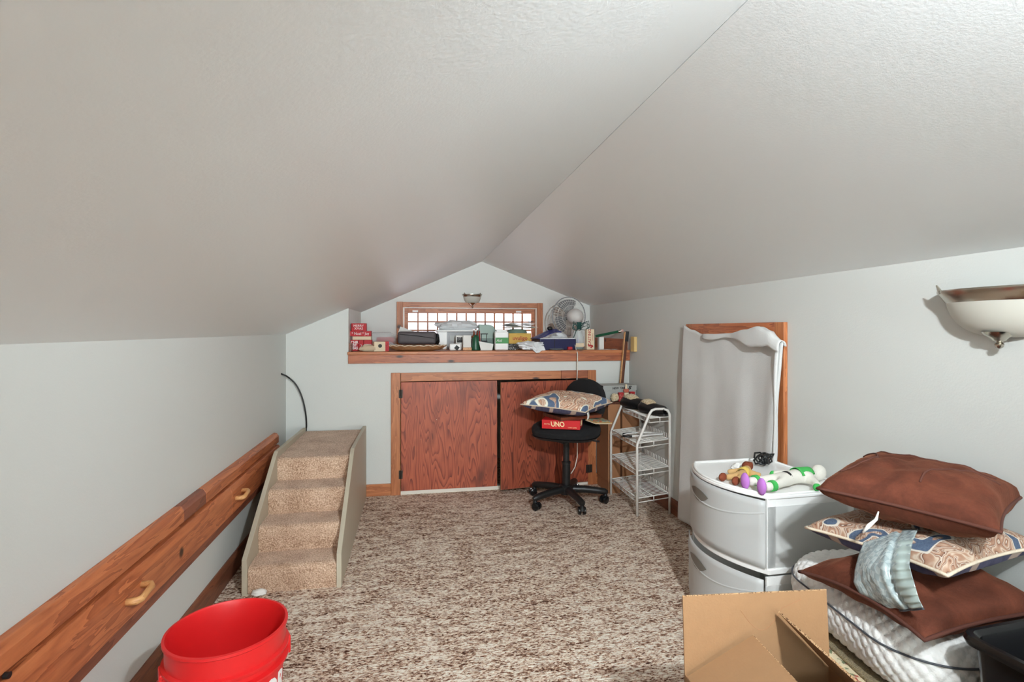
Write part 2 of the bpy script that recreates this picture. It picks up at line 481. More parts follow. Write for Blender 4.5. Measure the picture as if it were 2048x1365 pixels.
struct(MB().box(XL - .08, XR + .08, YB - .08, YG + .1, -.06, 0).build('floor', 'carpet'), 'brown and cream flecked berber carpet floor', 'floor')
struct(MB().box(XL - .08, XL, YB - .08, YF + .08, 0, ZL + .02).build('wall_left', 'wall'), 'low white knee wall behind the wooden rail', 'wall')
struct(MB().box(XR, XR + .08, YB - .08, YG + .1, 0, ZR + .02).build('wall_right', 'wall'), 'white knee wall carrying the half-bowl sconce and towel', 'wall')
fx = lambda a, b, d: (a, d, b)
struct(MB().prism([(XL - .08, 0), (XR + .08, 0), (XR + .08, ZR), (XRG, ZRG), (XL - .08, ZL)], fx, YB - .08, YB).build('wall_back', 'wall'), 'white end wall opposite the window', 'wall')
b = MB()
b.prism([(XL, 0), (XA, 0), (XA, ceil_z(XA) + .01), (XL, ZL + .01)], fx, YF, YF + .07)
b.box(XA, -.085, YF, YF + .07, 0, ZA - .02); b.box(-.085, 1.335, YF, YF + .07, .822, ZA - .02); b.box(1.335, XR, YF, YF + .07, 0, ZA - .02)
struct(b.build('wall_far', 'wall'), 'white end wall with the storage hatch below the ledge', 'wall')
struct(MB().prism([(0, 0), (0, 0), (1, 0), (1, 0)][:0] or [(YF + .07, 0), (YG, 0), (YG, ceil_z(XA) + .01), (YF + .07, ceil_z(XA) + .01)], lambda a, b_, d: (d, a, b_), XA - .07, XA).build('wall_alcove_left', 'gable'), 'short white side wall of the window alcove', 'wall')
b = MB()   # gable wall with window opening
WX0, WX1, WZ0, WZ1 = -.085, 1.155, 1.085, 1.405
b.box(XA - .07, WX0, YG, YG + .1, 0, ceil_z(XA - .07)); b.box(WX1, XR, YG, YG + .1, 0, ceil_z(XR))
b.box(WX0, WX1, YG, YG + .1, 0, WZ0)
b.prism([(XA - .07, ceil_z(XA - .07)), (WX0, ceil_z(XA - .07)), (WX0, WZ1), (WX1, WZ1), (WX1, ceil_z(XR)), (XR, ceil_z(XR)), (XRG, ZRG)], fx, YG, YG + .1)
struct(b.build('wall_gable', 'gable'), 'white triangular gable wall around the small window', 'wall')
struct(MB().prism([(XL - .08, ZL - SL * .08), (XRG - .003, ZRG - .001), (XRG - .003, ZRG + .06), (XL - .08, ZL - SL * .08 + .06)], fx, YB - .08, YG + .1).build('ceiling_left', 'ceil'), 'white sloping ceiling above the wooden rail', 'ceiling')
struct(MB().prism([(XRG, ZRG), (XR + .08, ZR - SR * .08), (XR + .08, ZR - SR * .08 + .06), (XRG, ZRG + .06)], fx, YB - .08, YG + .1).build('ceiling_right', 'ceil'), 'white sloping ceiling above the half-bowl sconce', 'ceiling')
struct(MB().box(XRG - .04, XRG + .04, YB - .08, YG + .1, ZRG + .03, ZRG + .09).build('ridge_sky_blocker', 'base_dark'), 'added dark cap blocking sky light above the ceiling joint', 'light blocker')  # unseen cap, added to keep sky light out of the ridge gap
struct(MB().box(XA - .02, XR, YF + .005, YG, ZA - .03, ZA).build('floor_alcove', 'trimX'), 'wooden ledge floor of the window alcove', 'ledge')

# baseboards
by = lambda a, b_, d: (a, d, b_)
struct(MB().prism([(XL, 0), (XL + .016, 0), (XL + .016, .075), (XL + .006, .095), (XL, .095)], by, YB, YF).build('baseboard_left', 'base_dark'), 'brown wooden baseboard along the left knee wall', 'baseboard')
struct(MB().prism([(XR, .095), (XR - .006, .095), (XR - .016, .075), (XR - .016, 0), (XR, 0)], by, YB, YF).build('baseboard_right', 'base_dark'), 'brown wooden baseboard along the right knee wall', 'baseboard')
bo = struct(MB().box(XL + .016, -.152, YF - .016, YF, 0, .085).build('baseboard_far', 'trimX', bevel=.003), 'light brown baseboard on the end wall', 'baseboard')
MB().box(1.4, XR - .016, YF - .016, YF, 0, .085).build('baseboard_board', 'trimX', bo, bevel=.003)
struct(MB().box(XR - .018, XR, YF + .03, YG, ZA, ZA + .085).build('baseboard_alcove', 'trimY'), 'brown wooden baseboard along the right side of the alcove', 'baseboard')
struct(MB().box(XA, XA + .018, YF + .02, YG, ZA, ZA + .06).build('baseboard_alcove_left', 'base_dark'), 'dark wooden baseboard along the left side of the alcove', 'baseboard')

# ledge fascia
t2 = struct(MB().box(XA, XR, YF - .02, YF, .958, ZA - .022).build('trim_2', 'fasciaX', bevel=.002), 'reddish-brown board along the front of the alcove ledge', 'trim')
MB().box(XA - .004, XR, YF - .026, YF + .03, ZA - .022, ZA).build('nosing', 'trimX', t2, bevel=.003)

# hatch casing and doors
t1 = thing('trim_1', 'knotty pine casing around the storage hatch', 'trim', (.62, YF, 0)); t1['kind'] = 'structure'
MB().box(-.152, -.085, YF - .022, YF, 0, .887).build('stile', 'trimZ', t1, bevel=.002)
MB().box(1.335, 1.4, YF - .022, YF, 0, .887).build('stile', 'trimZ', t1, bevel=.002)
MB().box(-.083, 1.118, YF - .022, YF, .824, .886).build('header', 'trimX', t1, bevel=.002)
MB().box(1.12, 1.333, YF - .022, YF, .826, .887).build('header', 'fasciaX', t1, bevel=.002)
MB().box(-.085, 1.335, YF - .015, YF + .05, 0, .028).build('threshold', 'offwhite', t1, bevel=.002)
d1 = struct(MB().obox((.271, YF - .014, .424), (.705, .018, .79), 0, 0).build('door_1', 'plyA', org=(.271, YF - .014, .03), bevel=.0015), 'closed red-stained plywood hatch door with swirling grain', 'door')
for z in (.15, .735):
    h = MB(); h.box(-.098, -.07, YF - .028, YF - .022, z - .03, z + .03); h.tube([(-.084, YF - .03, z - .03), (-.084, YF - .03, z + .03)], .005)
    h.build('hinge', 'iron', d1)
d2 = thing('door_2', 'red-stained plywood hatch door standing ajar behind the office chair', 'door', (1.33, YF - .016, .03)); d2['kind'] = 'structure'
d2.rotation_euler = (0, 0, math.radians(7.6))
MB().box(-.703, 0, -.018, 0, 0, .785).build('panel', 'plyB', d2, world=False, bevel=.0015)
MB().box(-.7035, -.703, -.0175, -.0005, .002, .783).build('edge_band', 'card2', d2, world=False)
for z in (.1, .7):
    h = MB(); h.box(-.02, .03, -.0225, -.0185, z - .03, z + .03); h.tube([(.006, -.024, z - .03), (.006, -.024, z + .03)], .005)
    h.build('hinge', 'iron', d2, world=False)

# ------------------------------------------------------------------ window
wn = thing('window_1', 'small divided-light window in a brown wooden casing', 'window', (.535, YG, 1.06)); wn['kind'] = 'structure'
MB().box(-.14, WX0, YG - .02, YG, ZA, 1.452).build('casing', 'trimZ', wn, bevel=.002)
MB().box(WX1, 1.21, YG - .02, YG, ZA, 1.452).build('casing', 'trimZ', wn, bevel=.002)
MB().box(WX0, WX1, YG - .02, YG, WZ1, 1.45).build('casing', 'trimX', wn, bevel=.002)
MB().box(WX0, WX1, YG - .03, YG, ZA, WZ0).build('sill', 'trimX', wn, bevel=.002)
for x0, x1 in ((WX0 - .0, WX0 + .012), (WX1 - .012, WX1)):
    MB().box(x0, x1, YG, YG + .1, WZ0, WZ1).build('jamb', 'offwhite', wn)
MB().box(WX0 + .012, WX1 - .012, YG, YG + .1, WZ1 - .01, WZ1).build('jamb', 'offwhite', wn)
GX0, GX1, GZ0, GZ1 = -.04, 1.112, 1.115, 1.352
sash = MB()
ys0, ys1 = YG + .03, YG + .06
sash.box(WX0 + .013, GX0, ys0, ys1, WZ0, WZ1 - .011); sash.box(GX1, WX1 - .013, ys0, ys1, WZ0, WZ1 - .011)
sash.box(GX0, GX1, ys0, ys1, GZ1, WZ1 - .011); sash.box(GX0, GX1, ys0, ys1, WZ0, GZ0)
so = sash.build('sash', 'trimX', wn, bevel=.002)
NC, NR = 13, 3
pw = (GX1 - GX0) / NC; ph = (GZ1 - GZ0) / NR
for i in range(1, NC):
    x = GX0 + i * pw; MB().box(x - .007, x + .007, ys0 + .004, ys1 - .004, GZ0, GZ1).build('glazing_bar', 'trimZ', wn)
for j in range(1, NR):
    z = GZ0 + j * ph; MB().box(GX0, GX1, ys0 + .005, ys1 - .005, z - .007, z + .007).build('glazing_bar', 'trimX', wn)
pane_me = None
for i in range(NC):
    for j in range(NR):
        c = Vector((GX0 + (i + .5) * pw, (ys0 + ys1) / 2, GZ0 + (j + .5) * ph))
        if pane_me is None:
            o = MB().box(-pw / 2, pw / 2, -.0015, .0015, -ph / 2, ph / 2).build('pane', 'pane', wn, world=False); pane_me = o.data
        else:
            o = bpy.data.objects.new('pane', pane_me); COL.objects.link(o); o.parent = wn
        o.location = c - wn.location
for x in (.0, .96):
    MB().box(x, x + .05, YG + .022, YG + .03, 1.362, 1.378).build('latch', 'white', wn)

# ------------------------------------------------------------------ sconces
def sconce(name, label, c, r, h, face, group):
    """half bowl on a wall; face = outward direction angle"""
    t = thing(name, label, 'wall lamp', c, face - PI / 2, group)
    sq = Matrix.Diagonal((1, .58, 1))
    a0, a1 = PI, 2 * PI           # local -Y half plane faces the room
    m = Matrix.Rotation(PI, 4, 'Z')
    prof = [(r * math.cos(q) ** .75 if q < PI / 2 else 0.001, -h * math.sin(q)) for q in [k * PI / 2 / 14 for k in range(14)]] + [(.018, -h)]
    MB().lathe(prof, 36, a0=0, a1=PI, m=sq).build('glass_bowl', 'glass_bowl', t, world=False, smooth=True, solid=.004)
    rim = [(r * 1.0, -h * .16), (r * 1.03, -h * .13), (r * 1.1, .0), (r * 1.17, h * .12), (r * 1.17, h * .17), (r * 1.1, h * .15), (r * 1.0, -h * .1)]
    MB().lathe(rim, 36, a0=0, a1=PI, m=sq).build('metal_rim', 'nickel', t, world=False, smooth=40)
    fin = [(.001, -h - .035), (.009, -h - .03), (.011, -h - .022), (.006, -h - .015), (.016, -h - .01), (.02, -h - .004), (.034, -h + .004), (.04, -h + .014), (.03, -h + .016)]
    MB().lathe(fin, 20, a0=0, a1=2 * PI, c=(0, .035, 0)).build('finial', 'nickel', t, world=False, smooth=45)
    MB().box(-r * .5, r * .5, 0, .012, -h * .8, h * .1).build('back_plate', 'nickel', t, world=False, bevel=.004)
    for a in (.22 * PI, .78 * PI):
        MB().tube([(r * 1.12 * math.cos(a), r * .65 * math.sin(a), h * .1), (r * 1.2 * math.cos(a), r * .7 * math.sin(a), h * .32)], [.008, .002], 6).build('rim_point', 'nickel', t, world=False)
    return t
sconce('wall_sconce', 'frosted half-bowl sconce with a nickel rim on the right knee wall', (XR, 1.245, 1.3), .165, .12, PI, 'half-bowl sconces')
sconce('wall_sconce', 'small frosted half-bowl sconce above the gable window', (.542, YG, 1.515), .08, .082, -PI / 2, 'half-bowl sconces')

# ------------------------------------------------------------------ rail on the left wall
rl = thing('wall_rail', 'long red-stained two-board wooden rail with pale pulls on the left wall', 'rail', (XL, 1.3, .29))
pup = [(XL, .476), (XL + .03, .478), (XL + .03, .520), (XL + .018, .538), (XL, .542)]
for y0, y1, mm in ((-1.3, 2.2, 'trimY'), (2.203, 2.42, 'trimY2'), (2.423, 3.65, 'trimY')):
    MB().prism([(a, b_) for a, b_ in pup], by, y0, y1).build('upper_board', mm, rl, bevel=.002)
plo = [(XL, .296), (XL + .030, .296), (XL + .030, .334), (XL + .046, .338), (XL + .046, .44), (XL + .036, .466), (XL, .47)]
for y0, y1 in ((-1.3, 2.69), (2.692, 3.63)):
    MB().prism(plo, by, y0, y1).build('lower_board', 'trimY', rl, bevel=.002)
    MB().box(XL + .0301, XL + .034, y0, y1, .295, .337).build('bottom_strip', 'trimY2', rl)
for y in (1.8, 2.79):
    x0 = XL + .044
    pts = [(x0, y - .045, .398), (x0 + .028, y - .043, .398), (x0 + .036, y - .03, .399), (x0 + .036, y, .403), (x0 + .036, y + .03, .407), (x0 + .028, y + .043, .408), (x0, y + .045, .408)]
    MB().tube(pts, [.011, .011, .0105, .0095, .0105, .011, .011], 10).build('pull', 'tan_wood', rl, smooth=True)
MB().tube([(XL + .03, 1.3, .473), (XL + .04, 1.3, .473)], .007, 12).build('small_dark_hole', 'black', rl)  # black stub standing in for a small dark hole

# ------------------------------------------------------------------ pet stairs
SX0, SX1 = -.757, -.325
ps = thing('carpeted_pet_stairs', 'tan carpeted pet stairs between beige side panels', 'steps', ((SX0 + SX1) / 2, 3.28, 0))
prof = [(2.59, 0), (3.955, 0), (3.955, .512), (3.17, .524), (3.13, .505), (2.59, .16)]
for x0 in (SX0, SX1 - .022):
    MB().prism(prof, lambda a, b_, d: (d, a, b_), x0, x0 + .022).build('side_panel', 'stair_board', ps, bevel=.002)
sy = [2.605, 2.775, 2.955, 3.145, 3.95]; sh = [.12, .243, .366, .488]
for i in range(4):
    y1 = sy[i + 1] + (.03 if i < 3 else 0)
    def prof_step(y0=sy[i], y1=y1, h=sh[i], z0=(sh[i - 1] - .02 if i else 0)):
        p = [(y0, z0)]
        for k in range(7):
            a = PI - k * PI / 12; p.append((y0 + .028 + .034 * math.cos(a), h - .03 + .03 * math.sin(a)))
        p += [(y1, h), (y1, z0)]
        return p
    MB().prism(prof_step(), lambda a, b_, d: (d, a, b_), SX0 + .023, SX1 - .023).build('step', 'stair_pile', ps, smooth=35)

# black cable out of the wall
p0 = atx(562, 748, XL); 
cab = [p0] + [aty(u, v, y) for u, v, y in ((575, 754, 3.93), (592, 770, 3.94), (604, 795, 3.94), (611, 825, 3.945), (613, 850, 3.962), (612, 862, 3.966), (610, 900, 3.97))]
cab[0].x = XL
sm = []
for i in range(len(cab) - 1):
    for k in range(4):
        a = cab[max(i - 1, 0)]; b0 = cab[i]; c0 = cab[i + 1]; d0 = cab[min(i + 2, len(cab) - 1)]; t_ = k / 4
        sm.append(.5 * ((2 * b0) + (c0 - a) * t_ + (2 * a - 5 * b0 + 4 * c0 - d0) * t_ ** 2 + (3 * b0 - a - 3 * c0 + d0) * t_ ** 3))
sm.append(cab[-1])
tag(MB().tube(sm, .0055, 8).build('black_cable', 'black', org=tuple(cab[0]), smooth=True), 'black cable arching out of the left wall behind the pet stairs', 'cable')

# ------------------------------------------------------------------ bucket
BC = Vector((-.508, 1.615, 0))
bk = thing('red_bucket', 'red plastic bucket with white lettering and a wire handle', 'bucket', BC)
pr = [(.001, .004), (.125, .0), (.131, .01), (.1455, .268), (.158, .272), (.1585, .279), (.147, .283), (.1475, .3), (.1575, .303), (.158, .31), (.1495, .314), (.151, .362), (.156, .366), (.1555, .373), (.149, .374), (.1465, .368), (.143, .27), (.127, .012), (.001, .01)]
MB().lathe(pr, 72).build('pail', 'red_plastic', bk, world=False, smooth=35)
ear_a = math.radians(205)
for a in (ear_a, ear_a + PI):
    e = MB(); d = Vector((math.cos(a), math.sin(a), 0)); s_ = Vector((-d.y, d.x, 0))
    e.obox(d * .152 + Vector((0, 0, .291)), (.02, .055, .03), a); e.obox(d * .155 + Vector((0, 0, .262)), (.02, .03, .03), a)
    e.build('ear', 'red_plastic', bk, world=False, bevel=.004)
hp = []
for k in range(25):
    q = k / 24 * PI
    d = Vector((math.cos(ear_a), math.sin(ear_a), 0)); s_ = Vector((-d.y, d.x, 0))
    rr = .168
    hp.append(d * rr * math.cos(q) - s_ * (.175 * math.sin(q)) + Vector((0, 0, .27 - .16 * math.sin(q))))
MB().tube(hp, .0022, 6).build('wire_handle', 'steel', bk, world=False, smooth=True)
tb = text_mb('FLOOR', .085, .0005, squash=.8, bold=.0022)
aR = math.radians(3)   # angle where the word ends
xs = max(p.x for p in tb.v)
def wrapb(p):
    z = p.y + .213; r = .1315 + (z - .01) / .258 * .0145 + .0006 + p.z
    a = aR + (p.x - xs) / .142
    return Vector((r * math.cos(a), r * math.sin(a), z))
tb.v = [wrapb(p) for p in tb.v]
tb.build('lettering', 'print_white', bk, world=False)

# white tissue behind bucket
def crumple(c, size, seed, n=10, amp=.3):
    c = Vector(c); b_ = MB().ball((0, 0, 0), 1, n * 2)
    out = []
    for p in b_.v:
        d = 1 + amp * noise.noise(p * 1.7 + Vector((seed, 0, 0))) + amp * .7 * noise.noise(p * 4.1 + Vector((0, seed, 0)))
        out.append(c + Vector((p.x * size[0] * d, p.y * size[1] * d, p.z * size[2] * d)))
    b_.v = out
    return b_
c = atz(517, 1187, .012)
tag(crumple((c.x, c.y, .014), (.035, .02, .014), 3).build('crumpled_tissue', 'white_matte', org=(c.x, c.y, 0), smooth=60), 'small crumpled white tissue on the carpet before the pet stairs', 'tissue')

# ------------------------------------------------------------------ pillows
def pillow(half, th, seed=0, droop=None, n=36, wr=.006, pinch=.10, bot=.75):
    def shape(x, y, sgn):
        e = max(0, (1 - abs(x) ** 2.3)) * max(0, (1 - abs(y) ** 2.3))
        z = th * e ** .36 * (1 if sgn > 0 else -bot)
        px = half * x * (1 - pinch * (1 - y * y) * abs(x)); py = half * y * (1 - pinch * (1 - x * x) * abs(y))
        w_ = noise.noise(Vector((x * 2.2 + seed, y * 2.2, seed))) + .5 * noise.noise(Vector((x * 5 + seed, y * 5, sgn)))
        z += wr * w_ * (e ** .3) * 1.4
        if droop: z += droop(x, y)
        return Vector((px, py, z))
    top = MB().grid(lambda a, b_: shape(a * 2 - 1, b_ * 2 - 1, 1), n, n)
    bo_ = MB().grid(lambda a, b_: shape(a * 2 - 1, b_ * 2 - 1, -1), n, n)
    rim = []
    for k in range(4):
        for i in range(24):
            q = -1 + 2 * i / 24
            rim.append(shape(*[(q, -1), (1, q), (-q, 1), (-1, -q)][k], 1))
    return top, bo_, rim, shape
def put_pillow(name, label, loc, rz, half, th, mt, mb_, mc, cord, seed, tilt=(0, 0), droop=None, group=None, **kw):
    t = thing(name, label, 'pillow', loc, rz, group); t.rotation_euler = (tilt[0], tilt[1], rz)
    top, bo_, rim, shape = pillow(half, th, seed, droop, **kw)
    top.build('top_cover', mt, t, world=False, smooth=True)
    bo_.build('bottom_cover', mb_, t, world=False, smooth=True)
    MB().tube(rim, cord, 6, closed=True).build('piping', mc, t, world=False, smooth=True)
    return t, shape

# ------------------------------------------------------------------ office chair
CH = Vector((1.05, 3.585, 0))
ch = thing('office_chair', 'black armless office chair on casters before the ajar hatch door', 'chair', CH)
def supere(a, b_, n=40, e=2.6):
    return [(a * math.copysign(abs(math.cos(k * 2 * PI / n)) ** (2 / e), math.cos(k * 2 * PI / n)), b_ * math.copysign(abs(math.sin(k * 2 * PI / n)) ** (2 / e), math.sin(k * 2 * PI / n))) for k in range(n)]
se = MB()
rings = [(.86, .472), (.97, .478), (1.0, .497), (1.0, .515), (.97, .536), (.9, .547), (.6, .55), (.02, .55)]
ol = supere(.232, .215)
se.add([(x * k, y * k, z) for k, z in rings for x, y in ol], [(j * 40 + i, j * 40 + (i + 1) % 40, (j + 1) * 40 + (i + 1) % 40, (j + 1) * 40 + i) for j in range(len(rings) - 1) for i in range(40)] + [tuple(range(39, -1, -1))])
ROTC = Matrix.Rotation(math.radians(-32), 4, 'Z')
se.xf(ROTC).build('seat_cushion', 'black_fabric', ch, world=False, smooth=40)
sp = MB(); sp.add([(x * k, y * k, z) for k, z in ((.55, .452), (.93, .458), (.99, .474), (.5, .474)) for x, y in ol], [(j * 40 + i, j * 40 + (i + 1) % 40, (j + 1) * 40 + (i + 1) % 40, (j + 1) * 40 + i) for j in range(3) for i in range(40)] + [tuple(range(39, -1, -1))])
sp.xf(ROTC).build('seat_shell', 'black', ch, world=False, smooth=40)
MB().obox((0, 0, .44), (.16, .12, .03), .4).build('tilt_mechanism', 'black', ch, world=False, bevel=.006)
MB().tube([(.02, .0, .44), (.15, -.1, .445), (.2, -.12, .44)], .006, 8).build('lever', 'black', ch, world=False, smooth=True)
MB().lathe([(.001, .1), (.028, .1), (.028, .27), (.031, .272), (.031, .285), (.022, .287), (.022, .43), (.001, .43)], 24).build('gas_column', 'black', ch, world=False, smooth=40)
MB().lathe([(.001, .06), (.045, .062), (.05, .075), (.05, .115), (.04, .125), (.001, .127)], 24).build('hub', 'black', ch, world=False, smooth=40)
for k in range(5):
    a = math.radians(132 + 72 * k); d = Vector((math.cos(a), math.sin(a), 0)); s_ = Vector((-d.y, d.x, 0))
    arm = MB().tube([d * .03 + Vector((0, 0, .095)), d * .12 + Vector((0, 0, .094)), d * .22 + Vector((0, 0, .085)), d * .268 + Vector((0, 0, .078)), d * .285 + Vector((0, 0, .074))], [.026, .025, .023, .022, .012], 12)
    ao = arm.build('base_arm', 'black', ch, world=False, smooth=50)
    cc = d * .27
    cm = MB()
    wa = a + .9 + k; wd = Vector((math.cos(wa), math.sin(wa), 0)); ws = Vector((-wd.y, wd.x, 0))
    wc = cc + Vector((0, 0, .026)) + wd * .012
    for sgn in (-1, 1):
        cm.tube([wc + ws * sgn * .006, wc + ws * sgn * .009, wc + ws * sgn * .022, wc + ws * sgn * .026], [.02, .026, .026, .02], 18)
    cm.build('caster', 'black_gloss', ch, world=False, smooth=40)
    MB().tube([cc + Vector((0, 0, .03)), cc + Vector((0, 0, .066))], [.02, .013], 12).build('caster_hood', 'black', ao, world=False, smooth=40)
bd = Vector((math.cos(math.radians(38)), math.sin(math.radians(38)), 0))
bc = Vector((.175, .13, .68)); m = Matrix.Translation(bc) @ Matrix.Rotation(math.radians(38 - 90 - 12), 4, 'Z') @ Matrix.Rotation(math.radians(-8), 4, 'X')
ol2 = supere(.2, .165, 40, 2.3)
bk2 = MB(); rr = [(.02, -.03), (.8, -.03), (.96, -.022), (1, 0), (.97, .018), (.85, .026), (.02, .028)]
bk2.add([m @ Vector((x * k, y_, z * k)) for k, y_ in rr for x, z in ol2], [(j * 40 + i, j * 40 + (i + 1) % 40, (j + 1) * 40 + (i + 1) % 40, (j + 1) * 40 + i) for j in range(len(rr) - 1) for i in range(40)])
bk2.build('backrest', 'black_fabric', ch, world=False, smooth=50)
MB().tube([(.03, .02, .44), (.2, .15, .44), (.235, .175, .46), (.235, .18, .6), (.215, .165, .68)], .012, 8).build('back_bracket', 'black', ch, world=False, smooth=True)

# things stacked on the chair
gz = .551
gb = thing('card_game_box', 'red UNO card game box on the office chair seat', 'game box', (.985, 3.45, gz), math.radians(-24))
MB().box(-.125, .125, -.085, .085, 0, .058).build('box', plain('red_game_card', (206, 30, 36), .4), gb, world=False, bevel=.0015)
tx = place_text(text_mb('UNO', .046, .0004, squash=.85, bold=.001), (-.02, -.0856, .03), (1, 0, .0), (-.12, 0, 1)); tx.build('title', 'print_cream', gb, world=False)
tx = place_text(text_mb('UNO', .046, .0004, squash=.85, bold=.001), (.1256, .0, .03), (0, 1, 0), (0, -.1, 1)); tx.build('title', 'print_cream', gb, world=False)
tx = place_text(text_mb('MATTEL', .011, .0004), (-.09, -.0856, .03), (1, 0, 0), (0, 0, 1)); tx.build('small_print', 'print_cream', gb, world=False)
tx = place_text(text_mb('CARD GAME', .010, .0004), (.075, -.0856, .012), (1, 0, 0), (0, 0, 1)); tx.build('small_print', 'print_cream', gb, world=False)
bb = thing('brown_book', 'thin dark brown book under the blue paisley pillow', 'book', (1.07, 3.5, gz + .0585), math.radians(14))
MB().box(-.16, .16, -.12, .12, 0, .003).build('cover', 'dark_woodZ', bb, world=False); MB().box(-.157, .155, -.117, .117, .003, .019).build('pages', 'toy_brown', bb, world=False)
MB().box(-.16, .16, -.12, .12, .019, .022).build('cover', 'dark_woodZ', bb, world=False); MB().box(-.163, -.16, -.12, .12, 0, .022).build('spine', 'dark_woodZ', bb, world=False)
cards = thing('printed_booklet', 'printed booklet with a teal cover sticking out beside the red game box', 'booklet', (1.22, 3.40, gz + .03), math.radians(24)); cards.rotation_euler = (math.radians(6), math.radians(6), math.radians(24))
for i in range(3):
    MB().obox((.004 * i, .003 * i, .004 + .006 * i), (.15, .1, .005), .05 * i).build('leaf', ['cream_card', 'toy_tan', 'cyan_card'][i], cards, world=False)
pc, _ = put_pillow('chair_pillow', 'pale paisley pillow with navy underside on the office chair', (1.045, 3.535, .695), math.radians(48), .235, .075, 'paisley_pale', 'navy_back', 'cream_cord', .004, 4, tilt=(math.radians(2), math.radians(-1)), bot=.8)
tg = MB().grid(lambda a, b_: Vector((-.02 + .04 * a, -.004 * math.sin(b_ * 3) - .002, -.045 * b_)), 3, 6)
tg.xf(Matrix.Translation((-.15, -.214, -.015)) @ Matrix.Rotation(.1, 4, 'Z')).build('care_tag', 'white_matte', pc, world=False, smooth=True, solid=.001)

# ------------------------------------------------------------------ wire shoe rack
RX0, RX1, RY0, RY1 = 1.42, 1.645, 3.235, 3.695
rk = thing('wire_shoe_rack', 'white wire four-tier shoe rack beside the office chair', 'shoe rack', ((RX0 + RX1) / 2, (RY0 + RY1) / 2, 0))
for y in (RY0, RY1):
    pts = [(RX0, y, 0), (RX0, y, .45), (RX0 + .004, y, .47), (RX0 + .085, y, .655), (RX0 + .1, y, .677), (RX0 + .125, y, .686), (RX1 - .04, y, .686), (RX1 - .015, y, .676), (RX1, y, .65), (RX1, y, 0)]
    MB().tube(pts, .0085, 10).build('end_frame', 'wire_white', rk, smooth=True)
def tier(z, x0, x1, tiltz):
    b_ = MB(); r = .0023; n = 19
    zz = lambda x: z + tiltz * (x - x0) / (x1 - x0)
    for i in range(n):
        y = RY0 + .012 + (RY1 - RY0 - .024) * i / (n - 1)
        b_.tube([(x0, y, zz(x0) - .028), (x0 - .004, y, zz(x0)), (x1, y, zz(x1)), (x1 + .002, y, zz(x1) + .035)], r, 5)
    for x, dz in ((x0 + .002, -.03), (x0 - .002, 0), ((x0 + x1) / 2, -.003), (x1, .0), (x0 + .07, -.003)):
        b_.tube([(x, RY0, zz(x) + dz), (x, RY1, zz(x) + dz)], r * 1.3, 6)
    for y in (RY0, RY1):
        b_.tube([(x0, y, zz(x0)), (x1, y, zz(x1))], r * 1.5, 6); b_.tube([(x0, y, zz(x0) - .028), (x1, y, zz(x1) - .028)], r * 1.5, 6)
        xm = (x0 + x1) / 2; b_.tube([(xm, y - .004, zz(xm) + .004), (xm, y - .004, zz(xm) - .036)], r * 1.3, 6)
    b_.build('wire_shelf', 'wire_white', rk, smooth=True)
for z in (.115, .29, .468): tier(z, RX0 + .006, RX1 - .006, .02)
tier(.628, RX0 + .09, RX1 - .006, .006)

# hanger on the rack
hz = .502
hg = thing('clothes_hanger', 'white plastic hanger with black tips lying on the shoe rack', 'hanger', (1.52, 3.35, hz), math.radians(10))
MB().tube([(-.16, 0, 0), (-.13, -.035, .002), (.1, -.06, .004), (.12, -.05, .004), (.0, .05, .004), (-.1, .05, .002), (-.15, .02, 0)], .005, 8, closed=True).build('frame', 'white', hg, world=False, smooth=True)
MB().tube([(-.165, .0, 0), (-.15, -.02, 0), (-.12, -.04, 0)], .0075, 8).build('tip', 'black', hg, world=False, smooth=True)
MB().tube([(-.13, .05, 0), (-.1, .058, 0), (-.06, .056, .002)], .0075, 8).build('tip', 'black', hg, world=False, smooth=True)

# boots on the top tier
def boot(name, label, c, rz, s=1.0):
    t = thing(name, label, 'shoe', c, rz, 'black shoes on the rack')
    def fn(a, b_):
        th = a * 2 * PI; y = b_
        w_ = (.036 + .012 * math.sin(min(1, y * 1.3) * PI)) * (1 if y < .92 else .72) * s; hh = (.05 - .018 * y) * s * (1 if .06 < y < .94 else .6)
        return Vector((.24 * s * (y - .5), w_ * math.cos(th), max(0, .03 * s + hh * math.sin(th))))
    MB().grid(fn, 18, 14, wrap=True).build('upper', 'leather', t, world=False, smooth=True)
    sl = supere(.125 * s, .042 * s, 28, 2.4)
    MB().prism(sl, lambda a, b_, d: (a, b_, d), 0, .012).build('sole', 'black', t, world=False)
    crumple((-.05 * s, 0, .07 * s), (.06 * s, .034 * s, .022 * s), 5, 8).build('lining', 'fleece', t, world=False, smooth=True)
    return t
boot('fleece_shoe', 'black shoe with cream fleece lining on the rack, lying nearer the window wall', (1.57, 3.585, .639), math.radians(-68), 1.05)
boot('fleece_shoe', 'black shoe with cream fleece lining on the rack, at the end near the towel', (1.585, 3.345, .639), math.radians(-74), 1.0)

